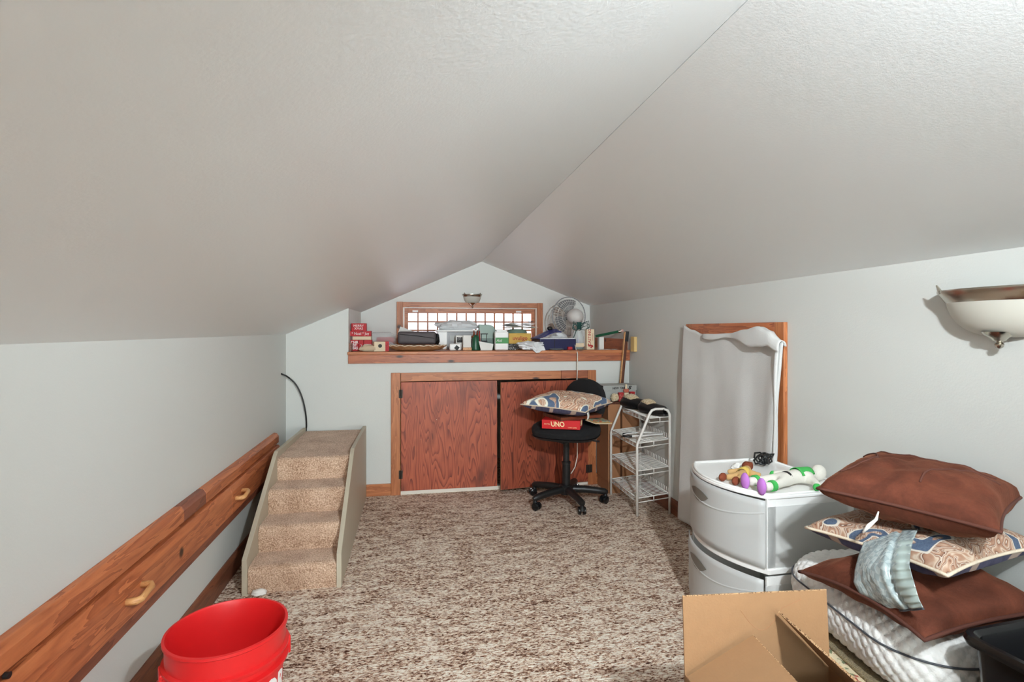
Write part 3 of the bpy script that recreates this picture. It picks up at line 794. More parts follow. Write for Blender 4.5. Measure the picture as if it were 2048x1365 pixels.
# boxes behind the rack
bxl = thing('cardboard_box', 'plain brown cardboard box standing behind the left half of the shoe rack', 'box', (1.455, 3.875, 0))
MB().box(1.405, 1.50, 3.715, 3.96, .087, .655).build('body', 'card2', bxl, bevel=.001)
MB().box(1.4, 1.505, 3.71, 3.962, .655, .67).build('flap', 'dark_woodZ', bxl)
MB().box(1.41, 1.5, 3.72, 3.95, 0, .087).build('bottom', 'card2', bxl)
bxr = thing('cardboard_box', 'tall brown cardboard box in the corner behind the shoe rack', 'box', (1.59, 3.86, 0))
MB().box(1.515, 1.66, 3.715, 3.962, .1, .655).build('body', 'card2', bxr, bevel=.001)
MB().box(1.52, 1.655, 3.72, 3.95, 0, .1).build('bottom', 'card2', bxr)
MB().box(1.513, 1.6615, 3.711, 3.963, .655, .67).build('lid', 'card2', bxr)
sb = thing('shoe_box', 'silver shoe box with black lettering on top of the cardboard boxes', 'shoe box', (1.515, 3.845, .671), math.radians(2))
MB().box(-.13, .13, -.075, .075, 0, .09).build('body', 'silverbox', sb, world=False, bevel=.001)
MB().box(-.134, .134, -.079, .079, .075, .115).build('lid', 'silverbox', sb, world=False, bevel=.001)
MB().box(-.1345, -.134, -.079, .079, .0, .115).build('end_label', 'black', sb, world=False)
place_text(text_mb('NEW TIME', .022, .0004, shear=.2, bold=.0005), (-.01, -.0796, .094), (1, 0, 0), (0, 0, 1)).build('lettering', 'print_black', sb, world=False)
place_text(text_mb('S', .034, .0004, shear=.3, bold=.002, squash=1.3), (.075, -.0796, .095), (1, 0, 0), (0, 0, 1)).build('logo', 'print_black', sb, world=False)
p = aty(1248, 800, 3.72)
tag(crumple((1.468, 3.738, .7), (.033, .018, .03), 9).build('chamois_glove', 'fleece', org=(1.468, 3.738, .671), smooth=True), 'tan cloth glove crumpled in front of the silver shoe box', 'glove')
for i, (x, y, hh, lb) in enumerate(((1.512, 3.735, .045, 'small red and white printed tin leaning on the tan glove'), (1.6, 3.735, .05, 'small red and white printed tin beside the rose glass bottle'))):
    t = thing('printed_tin', lb, 'tin', (x, y, .671))
    MB().box(x - .018, x + .018, y - .012, y + .012, .671, .671 + hh + .012).build('body', 'red_card2', t, bevel=.003)
    MB().box(x - .019, x + .019, y - .013, y + .013, .671 + hh + .012, .671 + hh + .02).build('lid', 'red_card', t, bevel=.002)
bt = thing('rose_bottle', 'rose-coloured bottle with a pale label in front of the silver shoe box', 'bottle', (1.556, 3.742, .671))
MB().box(1.538, 1.574, 3.73, 3.755, .671, .735).build('body', 'cream_card', bt, bevel=.004); MB().box(1.537, 1.575, 3.729, 3.756, .735, .762).build('shoulder', 'rose_glass', bt, bevel=.006)
MB().tube([(1.556, 3.742, .762), (1.556, 3.742, .795)], .008, 12).build('neck', 'cream_card', bt, smooth=40)

# cane leaning at ledge, tan block, cord
a_ = aty(1253, 663, 3.938); b_ = aty(1241, 796, 3.938)
cn = thing('wooden_stick', 'dark flat wooden stick leaning against the ledge corner', 'stick', (b_.x, 3.935, b_.z))
d_ = (a_ - b_); ang = math.atan2(d_.x, d_.z)
MB().obox((a_ + b_) / 2, (.024, .02, d_.length), 0, 0, ang).build('shaft', 'dark_woodZ', cn, bevel=.002)
MB().obox((a_ + b_) / 2 + Vector((-.0145, 0, 0)), (.006, .021, d_.length * .98), 0, 0, ang).build('pale_edge', 'tan_wood', cn)
MB().obox(a_ + Vector((.001, 0, -.04)), (.026, .022, .08), 0, 0, ang).build('ferrule', 'black', cn)
tag(MB().obox((XR - .012, 3.86, 1.09), (.024, .07, .115), 0).build('tan_wall_block', 'sponge', org=(XR - .012, 3.86, 1.03), bevel=.004), 'tan block fixed on the right wall beside the ledge end', 'block')

# ------------------------------------------------------------------ hatch on right wall and towel
YT0, YT1 = 2.165, 3.05
t3 = thing('trim_3', 'brown wooden casing on the right wall behind the white towel', 'trim', (XR, 2.6, 0)); t3['kind'] = 'structure'
MB().box(XR - .02, XR, YT0, YT0 + .065, .095, 1.235).build('stile', 'trimZ', t3, bevel=.002)
MB().box(XR - .02, XR, YT1 - .065, YT1, .095, 1.235).build('stile', 'trimZ', t3, bevel=.002)
MB().box(XR - .02, XR, YT0 + .066, YT1 - .066, 1.17, 1.235).build('header', 'trimY', t3, bevel=.002)
struct(MB().box(XR - .008, XR, YT0 + .065, YT1 - .065, .1, 1.17).build('door_3', 'plyB'), 'low door panel hidden behind the white towel', 'door')
tw = thing('white_towel', 'large white towel hung over the wooden casing on the right wall', 'towel', (XR - .05, 2.6, .02))
def toptow(s_):     # s: 0 = far edge .. 1 = near edge
    y = YT1 + .02 - s_ * (YT1 - YT0 + .045)
    pts = [(0, 1.228), (.12, 1.2), (.25, 1.175), (.4, 1.175), (.55, 1.18), (.72, 1.2), (.82, 1.215), (.9, 1.195), (1, 1.15)]
    for (s0, z0), (s1, z1) in zip(pts, pts[1:]):
        if s_ <= s1: q = (s_ - s0) / (s1 - s0); return y, z0 + (z1 - z0) * (q * q * (3 - 2 * q))
    return y, 1.15
def twf(a, b_):
    y, zt = toptow(a); z = zt - b_ * (zt - .03)
    y += .07 * max(0, (a - .55) / .45) * min(1, b_ * 1.9) - .0
    fold = .006 * math.sin(a * 17 + .5) * (b_ ** .7) + .004 * math.sin(a * 31 + 2 + b_ * 2) * b_ + .004 * noise.noise(Vector((a * 6, b_ * 3, 2)))
    near = .018 * math.exp(-((a - .97) / .06) ** 2)
    far = .03 * b_ * math.exp(-(a / .25) ** 2)
    return Vector((XR - .027 - .006 * min(1, b_ * 4) + fold - near - far, y, z))
MB().grid(twf, 70, 60).build('sheet', 'cloth', tw, smooth=True, solid=.004)
def foldf(a, b_):    # turned-over hem at the top
    s_ = .28 + .72 * a
    y, zt = toptow(s_)
    q = b_ * PI * 1.15
    rad = .010 + .017 * math.exp(-((a - .80) / .2) ** 2) + .005 * a + .004 * math.sin(a * 14)
    hang = (.01 + .05 * math.exp(-((a - .72) / .15) ** 2)) * max(0, b_ - .6) / .4
    return Vector((XR - .034 - rad * (1 - math.cos(q)) * .8, y - .01 * a, zt - rad * 1.0 + rad * math.sin(q + .0) - hang))
MB().grid(foldf, 50, 14).build('turned_hem', 'cloth', tw, smooth=True, solid=.004)
def edgef(a, b_):    # near edge rolled
    z = 1.15 - b_ * .62
    y = YT0 - .022 + .05 * b_ ** 1.5 + .01 * math.sin(b_ * 5)
    q = a * PI * 1.3
    rad = .016 * (1 - b_ * .6) + .003 * math.sin(b_ * 9)
    return Vector((XR - .04 + rad * math.cos(q) - .008, y + .012 + rad * math.sin(q) * .8, z))
MB().grid(edgef, 10, 24).build('rolled_edge', 'cloth', tw, smooth=True, solid=.004)

# ------------------------------------------------------------------ plastic drawers
dw = thing('plastic_drawer_tower', 'white two-drawer plastic storage tower against the right wall', 'drawers', (1.47, 2.01, 0), math.radians(2))
# local: x towards wall (+), front faces -x; y along wall
HX0, HX1, HY = -.2, .176, .255
def bow(y, amt): return HX0 - amt * (1 - (y / HY) ** 2)
def bowed(x1, amt, z0, z1, hy=HY, inset=0, n=14):
    po_ = [(bow(-hy + 2 * hy * k / n, amt) + inset, -hy + 2 * hy * k / n) for k in range(n + 1)] + [(x1, hy), (x1, -hy)]
    return MB().prism(po_, lambda a, b_, d: (a, b_, d), z0, z1)
def unit(z0, front_out):
    # side walls, back, slabs
    MB().box(HX0 + .03, HX1, -HY + .006, -HY + .012, z0 + .01, z0 + .27).build('side_panel', 'white', dw, world=False, bevel=.001)
    MB().box(HX0 + .03, HX1, HY - .012, HY - .006, z0 + .01, z0 + .27).build('side_panel', 'white', dw, world=False, bevel=.001)
    MB().box(HX1 - .006, HX1, -HY + .012, HY - .012, z0 + .01, z0 + .27).build('back_panel', 'white', dw, world=False)
    bowed(HX1, .085, z0 - .008, z0 + .012).build('base_slab', 'white', dw, world=False, bevel=.003)
    for y0, y1 in ((-HY + .004, -HY + .016), (HY - .016, HY - .004)):
        MB().box(HX0 - .004, HX0 + .034, y0, y1, z0 + .01, z0 + .27).build('corner_post', 'white', dw, world=False, bevel=.002)
    # drawer: bowed front with grip, box behind
    dr = MB(); n = 20; hy = HY - .004
    def fr(a, b_):
        y = -hy + 2 * hy * a; z = z0 + .016 + b_ * .248
        return Vector((bow(y * .98, .082) + .006 - front_out, y, z))
    do_ = MB().grid(fr, n, 10).build('drawer', 'drawer', dw, world=False, smooth=True, solid=.004)
    bx_ = MB()
    bx_.box(HX0 + .01 - front_out, HX1 - .03, -hy, -hy + .003, z0 + .016, z0 + .24); bx_.box(HX0 + .01 - front_out, HX1 - .03, hy - .003, hy, z0 + .016, z0 + .24)
    bx_.box(HX1 - .033, HX1 - .03, -hy, hy, z0 + .016, z0 + .24)
    bx_.build('drawer_box', 'drawer', do_, world=False)
    # smile grip recess: lens shape
    def lens(a, b_):
        y = .075 + .14 * (a - .5) * 2 * .62; half = .032 * (1 - (2 * a - 1) ** 2)
        z = z0 + .205 + (b_ - .5) * 2 * half * (.55 if b_ > .5 else 1.0)
        return Vector((bow(y * .98, .082) + .002 - front_out, y, z))
    MB().grid(lens, 16, 4).build('grip', 'grip', do_, world=False, smooth=True)
    def lipf(a, b_):
        y = -hy + 2 * hy * a; zc = z0 + .175 + .045 * (2 * a - 1) ** 2
        return Vector((bow(y * .98, .082) + .0055 - front_out - .005 * math.sin(b_ * PI), y, zc + (b_ - .5) * .01))
    MB().grid(lipf, n, 4).build('moulded_lip', 'drawer', do_, world=False, smooth=True)
unit(.022, .02); unit(.31, .012)
bowed(HX1 + .004, .09, .578, .590).build('top_slab', 'white', dw, world=False, bevel=.003)
rim_ = [(bow(-HY + 2 * HY * k / 20, .09) + .008, -HY + .006 + (2 * HY - .012) * k / 20, .5935) for k in range(21)] + [(HX1 - .004, HY - .006, .5935), (HX1 - .004, -HY + .006, .5935)]
MB().tube(rim_, .006, 6, closed=True).build('top_rim', 'white', dw, world=False, smooth=True)
for y in (-HY + .03, HY - .03):
    for x in (HX0 + .02, HX1 - .03):
        MB().lathe([(.001, 0), (.016, 0), (.018, .016), (.001, .016)], 12, c=(x, y, 0)).build('foot', 'white', dw, world=False)
tag(MB().obox((1.42, 1.93, .43), (.14, .16, .17), .1).build('white_carton', 'white_matte', org=(1.42, 1.95, .345), bevel=.004), 'white carton inside the upper translucent drawer', 'carton')
tag(MB().obox((1.42, 2.12, .40), (.13, .12, .11), .3).build('lilac_carton', 'lilac', org=(1.42, 2.12, .345), bevel=.004), 'pale lilac carton inside the upper translucent drawer', 'carton')

# ------------------------------------------------------------------ plain soft toys on the drawers
TZ = .590
def skin_body(name, pts, edges, rad, mat, parent, root=0):
    me = bpy.data.meshes.new(name); me.from_pydata([tuple(p) for p in pts], edges, []); me.update()
    o = bpy.data.objects.new(name, me); COL.objects.link(o); o.parent = parent
    me.materials.append(M[mat])
    md = o.modifiers.new('skin', 'SKIN'); md.use_smooth_shade = True
    if not me.skin_vertices: 
        bm = bmesh.new(); bm.from_mesh(me); bm.verts.layers.skin.verify(); bm.to_mesh(me); bm.free()
    for i, r in enumerate(rad):
        me.skin_vertices[0].data[i].radius = (r, r); me.skin_vertices[0].data[i].use_root = (i == root)
    o.modifiers.new('smooth', 'SUBSURF').render_levels = 2; o.modifiers['smooth'].levels = 2
    return o
f0 = atz(1512, 968, TZ + .03); h0 = atz(1618, 945, TZ + .045)
t = thing('soft_doll', 'plain white and green soft doll with mauve feet lying on the drawer tower', 'doll', (f0.x, f0.y, TZ))
ax = (h0 - f0); ax.z = 0; L = ax.length; ax.normalize(); sd = Vector((-ax.y, ax.x, 0))
t.rotation_euler = (0, 0, math.atan2(ax.y, ax.x))
# local: +x from feet to head
k = L / .2
P_ = [(.105, 0, .032), (.15, 0, .036), (.185, 0, .034), (.07, .02, .03), (.03, .024, .027), (.0, .026, .028), (.07, -.02, .03), (.03, -.026, .027), (.0, -.03, .028),
      (.165, .045, .03), (.135, .068, .024), (.165, -.045, .028), (.15, -.07, .022), (.2, 0, .036), (.222, 0, .036)]
P_ = [Vector((x * k, y * k, z)) for x, y, z in P_]
ed = [(0, 1), (1, 2), (0, 3), (3, 4), (4, 5), (0, 6), (6, 7), (7, 8), (2, 9), (9, 10), (2, 11), (11, 12), (2, 13), (13, 14)]
skin_body('body', P_, ed, [.026, .03, .026, .018, .017, .018, .018, .017, .018, .014, .014, .014, .014, .018, .024], 'toy_white', t)
for y in (.026, -.03):
    MB().ball((-.012 * k, y * k, .032), (.012, .02, .032), 16).build('shoe', 'toy_mauve', t, world=False, smooth=True)
    MB().tube([(.02 * k, y * k, .029), (.032 * k, y * k, .029)], .0205, 14).build('leg_band', 'toy_green', t, world=False, smooth=40)
MB().lathe([(.0265, -.006), (.0285, -.005), (.0285, .005), (.0265, .006)], 20, m=Matrix.Rotation(PI / 2, 4, 'Y'), c=(.112 * k, 0, .0325)).build('belt', 'black', t, world=False, smooth=40)
def bibf(a, b_):
    th = (a - .5) * 2.6; x = (.148 + .05 * b_) * k
    r_ = .0325 - .003 * b_
    return Vector((x, r_ * math.sin(th), .0365 + r_ * math.cos(th)))
MB().grid(bibf, 14, 6).build('bib', 'toy_green', t, world=False, smooth=True, solid=.002)
for y in (.069, -.071):
    MB().ball((.14 * k, y * k, .022), (.016, .012, .014), 12).build('cuff', 'toy_green', t, world=False, smooth=True)
MB().ball((.238 * k, 0, .038), (.03, .027, .032), 18).build('head', 'toy_white', t, world=False, smooth=True)
g0 = atz(1468, 956, TZ + .02)
t = thing('rag_doll', 'limp rag doll in tan and yellow with brown shoes on the drawer tower', 'doll', (g0.x, g0.y, TZ), math.radians(25))
P_ = [(.05, 0, .02), (.085, .01, .024), (.115, .02, .024), (.02, .016, .018), (-.01, .03, .016), (.02, -.015, .018), (-.015, -.02, .016), (.105, .05, .02), (.07, .075, .016), (.12, -.015, .02), (.13, -.04, .016), (.135, .028, .026), (.16, .036, .026)]
ed = [(0, 1), (1, 2), (0, 3), (3, 4), (0, 5), (5, 6), (2, 7), (7, 8), (2, 9), (9, 10), (2, 11), (11, 12)]
skin_body('body', P_, ed, [.016, .019, .017, .013, .013, .013, .013, .011, .011, .011, .011, .014, .02], 'toy_tan', t)
for x, y in ((-.022, .036), (-.03, -.026)):
    MB().ball((x, y, .018), (.022, .012, .017), 14).build('shoe', 'toy_brown', t, world=False, smooth=True)
MB().lathe([(.019, -.02), (.023, -.012), (.023, .014), (.018, .02)], 18, m=Matrix.Rotation(PI / 2, 4, 'Y') @ Matrix.Rotation(-.25, 4, 'X'), c=(.09, .012, .024)).build('shirt', 'toy_yellow', t, world=False, smooth=True)
crumple((.165, .04, .034), (.022, .022, .02), 2, 8).build('hair', 'toy_brown', t, world=False, smooth=True)
# black straps
c = atz(1528, 925, TZ + .02); pts = []
for k in range(60):
    q = k / 59 * 2 * PI * 6.5
    pts.append(Vector((c.x + .05 * math.cos(q * .91 + .4) * (.6 + .4 * math.sin(k * .7)), c.y + .04 * math.sin(q) * (.5 + .5 * math.cos(k * .33)), TZ + .012 + .022 * (1 + math.sin(q * 1.3 + 1)))))
tag(MB().tube(pts, .004, 6).build('black_strap_tangle', 'black', org=(c.x, c.y, TZ), smooth=True), 'tangle of black straps behind the dolls on the drawer tower', 'straps')
c = atz(1480, 934, TZ + .012)
tag(crumple((c.x, c.y, TZ + .014), (.035, .025, .015), 12).build('white_scrap', 'white_matte', org=(c.x, c.y, TZ), smooth=50), 'white crumpled scrap beside the rag doll', 'scrap')

# ------------------------------------------------------------------ stack near the right wall
# decorated box
fb = thing('floral_storage_box', 'fabric storage box with a floral lid band under the quilted cushion', 'box', (1.425, 1.365, 0), math.radians(-8))
MB().box(-.2, .2, -.27, .27, 0, .2).build('body', 'damask', fb, world=False, bevel=.004)
MB().box(-.212, .21, -.282, .282, .165, .235).build('lid', 'floral', fb, world=False, bevel=.004)
MB().box(-.19, .19, -.26, .26, .235, .243).build('lid_inset', 'olive_weave', fb, world=False, bevel=.004)
for y in (-.1, .14):
    MB().tube([(-.204, y, .165), (-.21, y - .01, .1), (-.205, y - .02, .02)], .006, 8).build('ribbon', 'cream_cord', fb, world=False, smooth=True)
# quilted cushion
pd = thing('quilted_cushion', 'thick white diamond-quilted cushion at the bottom of the pillow stack', 'cushion', (1.452, 1.385, .25), math.radians(-7))
PA, PB, PT = .212, .31, .085
def rr_per(a, b_, r_, n):
    """n points evenly spaced round a rounded rectangle, with their arc position"""
    r_ = max(.002, min(r_, a - .001, b_ - .001)); segs = []
    la, lb, lc = 2 * (a - r_), 2 * (b_ - r_), r_ * PI / 2
    tot = 2 * la + 2 * lb + 4 * lc; out = []
    for k in range(n):
        d = tot * k / n
        for q in range(4):
            ln = lb if q % 2 == 0 else la
            ang = q * PI / 2
            cx = [(a - r_), (a - r_), -(a - r_), -(a - r_)]; cy = [-(b_ - r_), (b_ - r_), (b_ - r_), -(b_ - r_)]
            nx, ny = math.cos(ang), math.sin(ang)
            if d < ln: out.append((cx[q] + nx * r_ - ny * d, cy[q] + ny * r_ + nx * d)); break
            d -= ln
            if d < lc:
                a2 = ang + d / r_; q2 = (q + 1) % 4
                out.append((cx[q2] + r_ * math.cos(a2), cy[q2] + r_ * math.sin(a2))); break
            d -= lc
    return out
NP = 620; QW = .04
rings_ = []                       # (inset, z, arc length, outward, up)
for k in range(49):
    q = -PI / 2 + PI * k / 48; rings_.append((.06 * (1 - math.cos(q)), PT + PT * math.sin(q), .095 * (q + PI / 2), math.cos(q), math.sin(q)))
for k in range(1, 40):
    rings_.append((.06 + (PA - .062) * k / 39, 2 * PT + .012 * math.sin(k / 39 * PI / 2), .3, 0, 1))
pm = MB(); vs_ = []
for ins, z, l_, no, nu in rings_:
    per = rr_per(PA - ins, PB - ins, .16 - ins * .6, NP)
    for i_, (x, y) in enumerate(per):
        s_ = i_ / NP * 2.0
        if l_ < .29: p_, q_ = (s_ + l_ * .9) / QW, (s_ - l_ * .9) / QW
        else: p_, q_ = (x + y) / QW / 1.2, (x - y) / QW / 1.2
        d = .0065 * (abs(math.sin(p_ * PI)) * abs(math.sin(q_ * PI))) ** .55
        rr_ = math.hypot(x / PA, y / PB) + 1e-6
        vs_.append((x * (1 + no * d / PA), y * (1 + no * d / PB), z + nu * d))
pm.add(vs_, [(j_ * NP + i_, j_ * NP + (i_ + 1) % NP, (j_ + 1) * NP + (i_ + 1) % NP, (j_ + 1) * NP + i_) for j_ in range(len(rings_) - 1) for i_ in range(NP)])
pm.build('cover', 'quilt', pd, world=False, smooth=True)
cord = [(x, y, PT + .032) for x, y in rr_per(PA + .003, PB + .003, .16, 140)]
MB().tube(cord, .0028, 6, closed=True).build('seam_cord', 'dark_cord', pd, world=False, smooth=True)

p1, sh1 = put_pillow('throw_pillow', 'flattened brown suede pillow lying on the white quilted cushion', (1.385, 1.275, .489), math.radians(-88), .2, .055, 'brown', 'brown', 'brown_seam', .005, 11, wr=.012, tilt=(math.radians(0), math.radians(-2)), droop=lambda x, y: -.02 * x * x + .012 * y, pinch=.08, bot=.9)
p2, sh2 = put_pillow('throw_pillow', 'paisley pillow with cream cord edging between two brown suede pillows', (1.44, 1.315, .599), math.radians(-80), .2, .06, 'paisley', 'navy_back', 'cream_cord', .0045, 23, tilt=(math.radians(2), math.radians(-3)), bot=.9)
tg = MB().grid(lambda a, b_: Vector((-.025 + .05 * a, -.004 * math.sin(b_ * 3), -.04 * b_)), 3, 5)
tg.xf(Matrix.Translation((-.198, .14, -.012)) @ Matrix.Rotation(PI / 2, 4, 'Z')).build('care_tag', 'baggie', p2, world=False, smooth=True)
p3, sh3 = put_pillow('throw_pillow', 'plump brown suede pillow with curved seams on top of the stack', (1.435, 1.30, .733), math.radians(-60), .2, .085, 'brown', 'brown', 'brown_seam', .0045, 31, wr=.011, tilt=(math.radians(1), math.radians(2)), pinch=.08, bot=.85)
for (cx, cy, r_, a0, a1) in ((1.1, -.7, .95, 1.6, 3.2), (.0, 1.4, 1.1, -2.3, -.8), (-1.3, -.1, .75, -.9, 1.1)):
    pts = []
    for k in range(26):
        a = a0 + (a1 - a0) * k / 25; x = cx + r_ * math.cos(a); y = cy + r_ * math.sin(a)
        if abs(x) < .93 and abs(y) < .93: pts.append(sh3(x, y, 1) + Vector((0, 0, .0012)))
    if len(pts) > 3: MB().tube(pts, .0028, 6).build('curved_seam', 'brown_seam', p3, world=False, smooth=True)
# white tie under the top pillow
q0 = aty(1757, 1024, 1.245); tie = [q0, aty(1752, 1040, 1.235), aty(1738, 1052, 1.24), aty(1726, 1066, 1.25)]
MB().tube([tuple(p) for p in tie], [.002, .004, .006, .003], 6).build('white_tie', 'white_matte', None, org=tuple(tie[0]), smooth=True)
tag(bpy.data.objects['white_tie'], 'frayed white fabric tie hanging from the top brown pillow', 'tie')

# grey plastic mailer draped over the paisley pillow
Lft = [(1745, 1062, 1.33), (1728, 1085, 1.31), (1718, 1110, 1.295), (1710, 1140, 1.285), (1708, 1165, 1.275), (1722, 1190, 1.26), (1745, 1208, 1.235), (1768, 1222, 1.215)]
Rgt = [(1836, 1058, 1.22), (1826, 1080, 1.175), (1820, 1105, 1.145), (1818, 1130, 1.115), (1824, 1155, 1.10), (1832, 1180, 1.09), (1839, 1200, 1.08), (1846, 1216, 1.07)]
def mailer(a, b_):
    s_ = b_ * (len(Lft) - 1); i = min(int(s_), len(Lft) - 2); q = s_ - i
    l = aty(*Lft[i]).lerp(aty(*Lft[i + 1]), q); r_ = aty(*Rgt[i]).lerp(aty(*Rgt[i + 1]), q)
    p = l.lerp(r_, a)
    nrm = Vector((-.85, -.5, .2)).normalized()
    bl = .016 * math.sin(a * PI) * (.5 + .5 * math.sin(b_ * PI)) + .009 * noise.noise(Vector((a * 6, b_ * 4, 1))) - .012 * math.exp(-((a - .68) / .05) ** 2)
    return p + nrm * bl
ml = thing('plastic_mailer', 'crinkled grey checked plastic bag draped over the paisley pillow', 'plastic bag', tuple(aty(*Lft[-1])))
MB().grid(mailer, 40, 44).build('bag', 'poly', ml, smooth=True, solid=.002)
MB().tube([mailer(k / 20, 1.0) + Vector((-.001, -.002, -.002)) for k in range(21)], .0025, 6).build('bottom_hem', 'dark_cord', ml, smooth=True)
MB().grid(lambda a, b_: mailer(.72 + .28 * a, .02 + .96 * b_) + Vector((-.006, -.006, .0)) + Vector((-.003, -.002, 0)) * math.sin(b_ * 60), 6, 90).build('gusset', plain('grey_plastic_gusset', (170, 184, 180), .2), ml, smooth=True)

# ------------------------------------------------------------------ cardboard box in front
cb = thing('open_cardboard_box', 'open brown cardboard box with raised flaps in front of the quilted cushion', 'box', (.82, 1.0, 0), math.radians(-5.5))
W2, D2, HB, FL, TK = .187, .19, .36, .19, .004
MB().box(-W2, W2, D2 - TK, D2, 0, HB).build('wall_panel', 'card', cb, world=False); MB().box(-W2, W2, -D2, -D2 + TK, 0, HB).build('wall_panel', 'card', cb, world=False)
MB().box(-W2, -W2 + TK, -D2, D2, 0, HB).build('wall_panel', 'card', cb, world=False); MB().box(W2 - TK, W2, -D2, D2, 0, HB).build('wall_panel', 'card', cb, world=False)
MB().box(-W2, W2, -D2, D2, 0, TK).build('bottom', 'card', cb, world=False)
def flap(hinge, axis_, ln, ang_, name='flap'):
    """flap box: local hinge along axis"""
    return None
fl = MB().box(-W2, W2, -TK / 2, TK / 2, 0, FL - .005).xf(Matrix.Translation((0, D2 - .002, HB)) @ Matrix.Rotation(math.radians(-4), 4, 'X')).build('back_flap', 'card', cb, world=False)
MB().box(-W2, W2, -TK / 2 - .0002, TK / 2 + .0002, FL - .0055, FL - .0045).xf(Matrix.Translation((0, D2 - .002, HB)) @ Matrix.Rotation(math.radians(-4), 4, 'X')).build('cut_edge', 'card_edge', fl, world=False)
mr = Matrix.Translation((W2 - .002, 0, HB)) @ Matrix.Rotation(math.radians(-43), 4, 'Y')
fr_ = MB().box(-TK / 2, TK / 2, -D2 + .004, D2 - .012, 0, FL + .01).xf(mr).build('right_flap', 'card', cb, world=False)
MB().box(-TK / 2 - .0002, TK / 2 + .0002, -D2 + .004, D2 - .012, FL + .01, FL + .0112).xf(mr).build('cut_edge', 'card_edge', fr_, world=False)
ml_ = Matrix.Translation((-W2 + .002, 0, HB)) @ Matrix.Rotation(math.radians(61), 4, 'Y')
fl_ = MB().box(-TK / 2, TK / 2, -D2 + .004, D2 - .014, 0, FL).xf(ml_).build('left_flap', 'card', cb, world=False)
MB().box(-TK / 2 - .0002, TK / 2 + .0002, -D2 + .004, D2 - .014, FL, FL + .0012).xf(ml_).build('cut_edge', 'card_edge', fl_, world=False)
MB().box(-W2, W2, -TK / 2, TK / 2, -FL, 0).xf(Matrix.Translation((0, -D2 - .003, HB)) @ Matrix.Rotation(math.radians(-6), 4, 'X')).build('front_flap', 'card', cb, world=False)
mb_ = Matrix.Translation((0, D2 - .002, HB)) @ Matrix.Rotation(math.radians(-4), 4, 'X')
crs = [mb_ @ Vector((-.04 + .16 * k / 24, -TK / 2 - .0004, .145 - .05 * math.sin(PI * min(1, k / 16)) * (1 if k < 16 else 0) + (.02 * (k - 16) / 8 if k > 16 else 0) - .0)) for k in range(25)]
MB().tube(crs, .0005, 5).build('crease', 'card2', fl, world=False)

# ------------------------------------------------------------------ black bin
bn = thing('black_bin', 'black plastic storage bin beside the pillow stack', 'bin', (1.455, .835, 0), math.radians(4))
def rrect(a, b_, r_, n=6):
    out = []
    for cx, cy, s0 in ((a - r_, b_ - r_, 0), (-a + r_, b_ - r_, PI / 2), (-a + r_, -b_ + r_, PI), (a - r_, -b_ + r_, 3 * PI / 2)):
        for k in range(n + 1): q = s0 + k / n * PI / 2; out.append((cx + r_ * math.cos(q), cy + r_ * math.sin(q)))
    return out
lay = [(.145, .165, 0), (.15, .17, .004), (.178, .198, .475), (.192, .212, .478), (.195, .215, .488), (.192, .212, .5), (.182, .202, .501), (.174, .194, .49), (.145, .165, .008)]
vb = []; N_ = 28
for a, b_, z in lay: vb += [(x, y, z) for x, y in rrect(a, b_, .03)]
bm_ = MB(); bm_.add(vb, [(j * N_ + i, j * N_ + (i + 1) % N_, (j + 1) * N_ + (i + 1) % N_, (j + 1) * N_ + i) for j in range(len(lay) - 1) for i in range(N_)] + [tuple(range(N_ - 1, -1, -1)), tuple((len(lay) - 1) * N_ + i for i in range(N_))])
bm_.build('tub', 'black_gloss', bn, world=False, smooth=35)

# ------------------------------------------------------------------ things on the alcove ledge
def bx(name, label, cat, u0, u1, v0, v1, Y, dep, mat, rz=0, group=None, sit=ZA, bevel=.002):
    """box whose front face fills the pixel rectangle at depth Y, standing on z = sit"""
    a = aty(u0, v0, Y); c_ = aty(u1, v1, Y)
    wdt = (c_.x - a.x); hgt = a.z - sit
    t_ = thing(name, label, cat, ((a.x + c_.x) / 2, Y + dep / 2, sit), rz, group)
    MB().box(-wdt / 2, wdt / 2, -dep / 2, dep / 2, 0, hgt).build('body', mat, t_, world=False, bevel=bevel)
    t_['w'] = wdt; t_['h'] = hgt
    return t_, wdt, hgt
def front_text(t_, dep, txt, size, cx, cz, mat, vertical=False, **kw):
    up = (0, 0, 1); rt = (1, 0, 0)
    if vertical: rt, up = (0, 0, 1), (-1, 0, 0)
    place_text(text_mb(txt, size, .0004, **kw), (cx, -dep / 2 - .0005, cz), rt, up).build('lettering', mat, t_, world=False)
YS = 4.09
zt = {}
# bottom row of red books
for i, (u0, u1, lb) in enumerate(((701, 717, 'upright red gift box with three lines of white lettering'), (717.6, 727, 'narrow red gift box standing between two lettered ones'), (727.6, 743, 'upright red gift box beside the crumpled tan paper'))):
    t_, wd, hh = bx('red_gift_box', lb, 'gift box', u0, u1, 680.5, 704, YS, .1, 'red_card', group='red gift boxes')
    if i == 0:
        for j, s_ in enumerate(('CHR', 'IST', 'MAS')): front_text(t_, .1, s_, .026, 0, hh * (.78 - .26 * j), 'print_white', bold=.0008)
    elif i == 1: front_text(t_, .1, '2', .03, 0, hh * .45, 'print_white')
    else: front_text(t_, .1, 'MERRY', .017, 0, hh * .55, 'print_white', bold=.0006)
z1 = ZA + hh
t_, wd, hh = bx('cream_box', 'flat cream box between the stacked red gift boxes', 'box', 705, 742, 673.4, 680, YS + .005, .09, 'cream_card', sit=z1 + .0005)
z2 = z1 + hh + .001
t_, wd, hh = bx('red_gift_box', 'wide flat red gift box with white script, second from the top', 'gift box', 699.5, 742, 662.5, 673, YS, .1, 'red_card', sit=z2, group='red gift boxes')
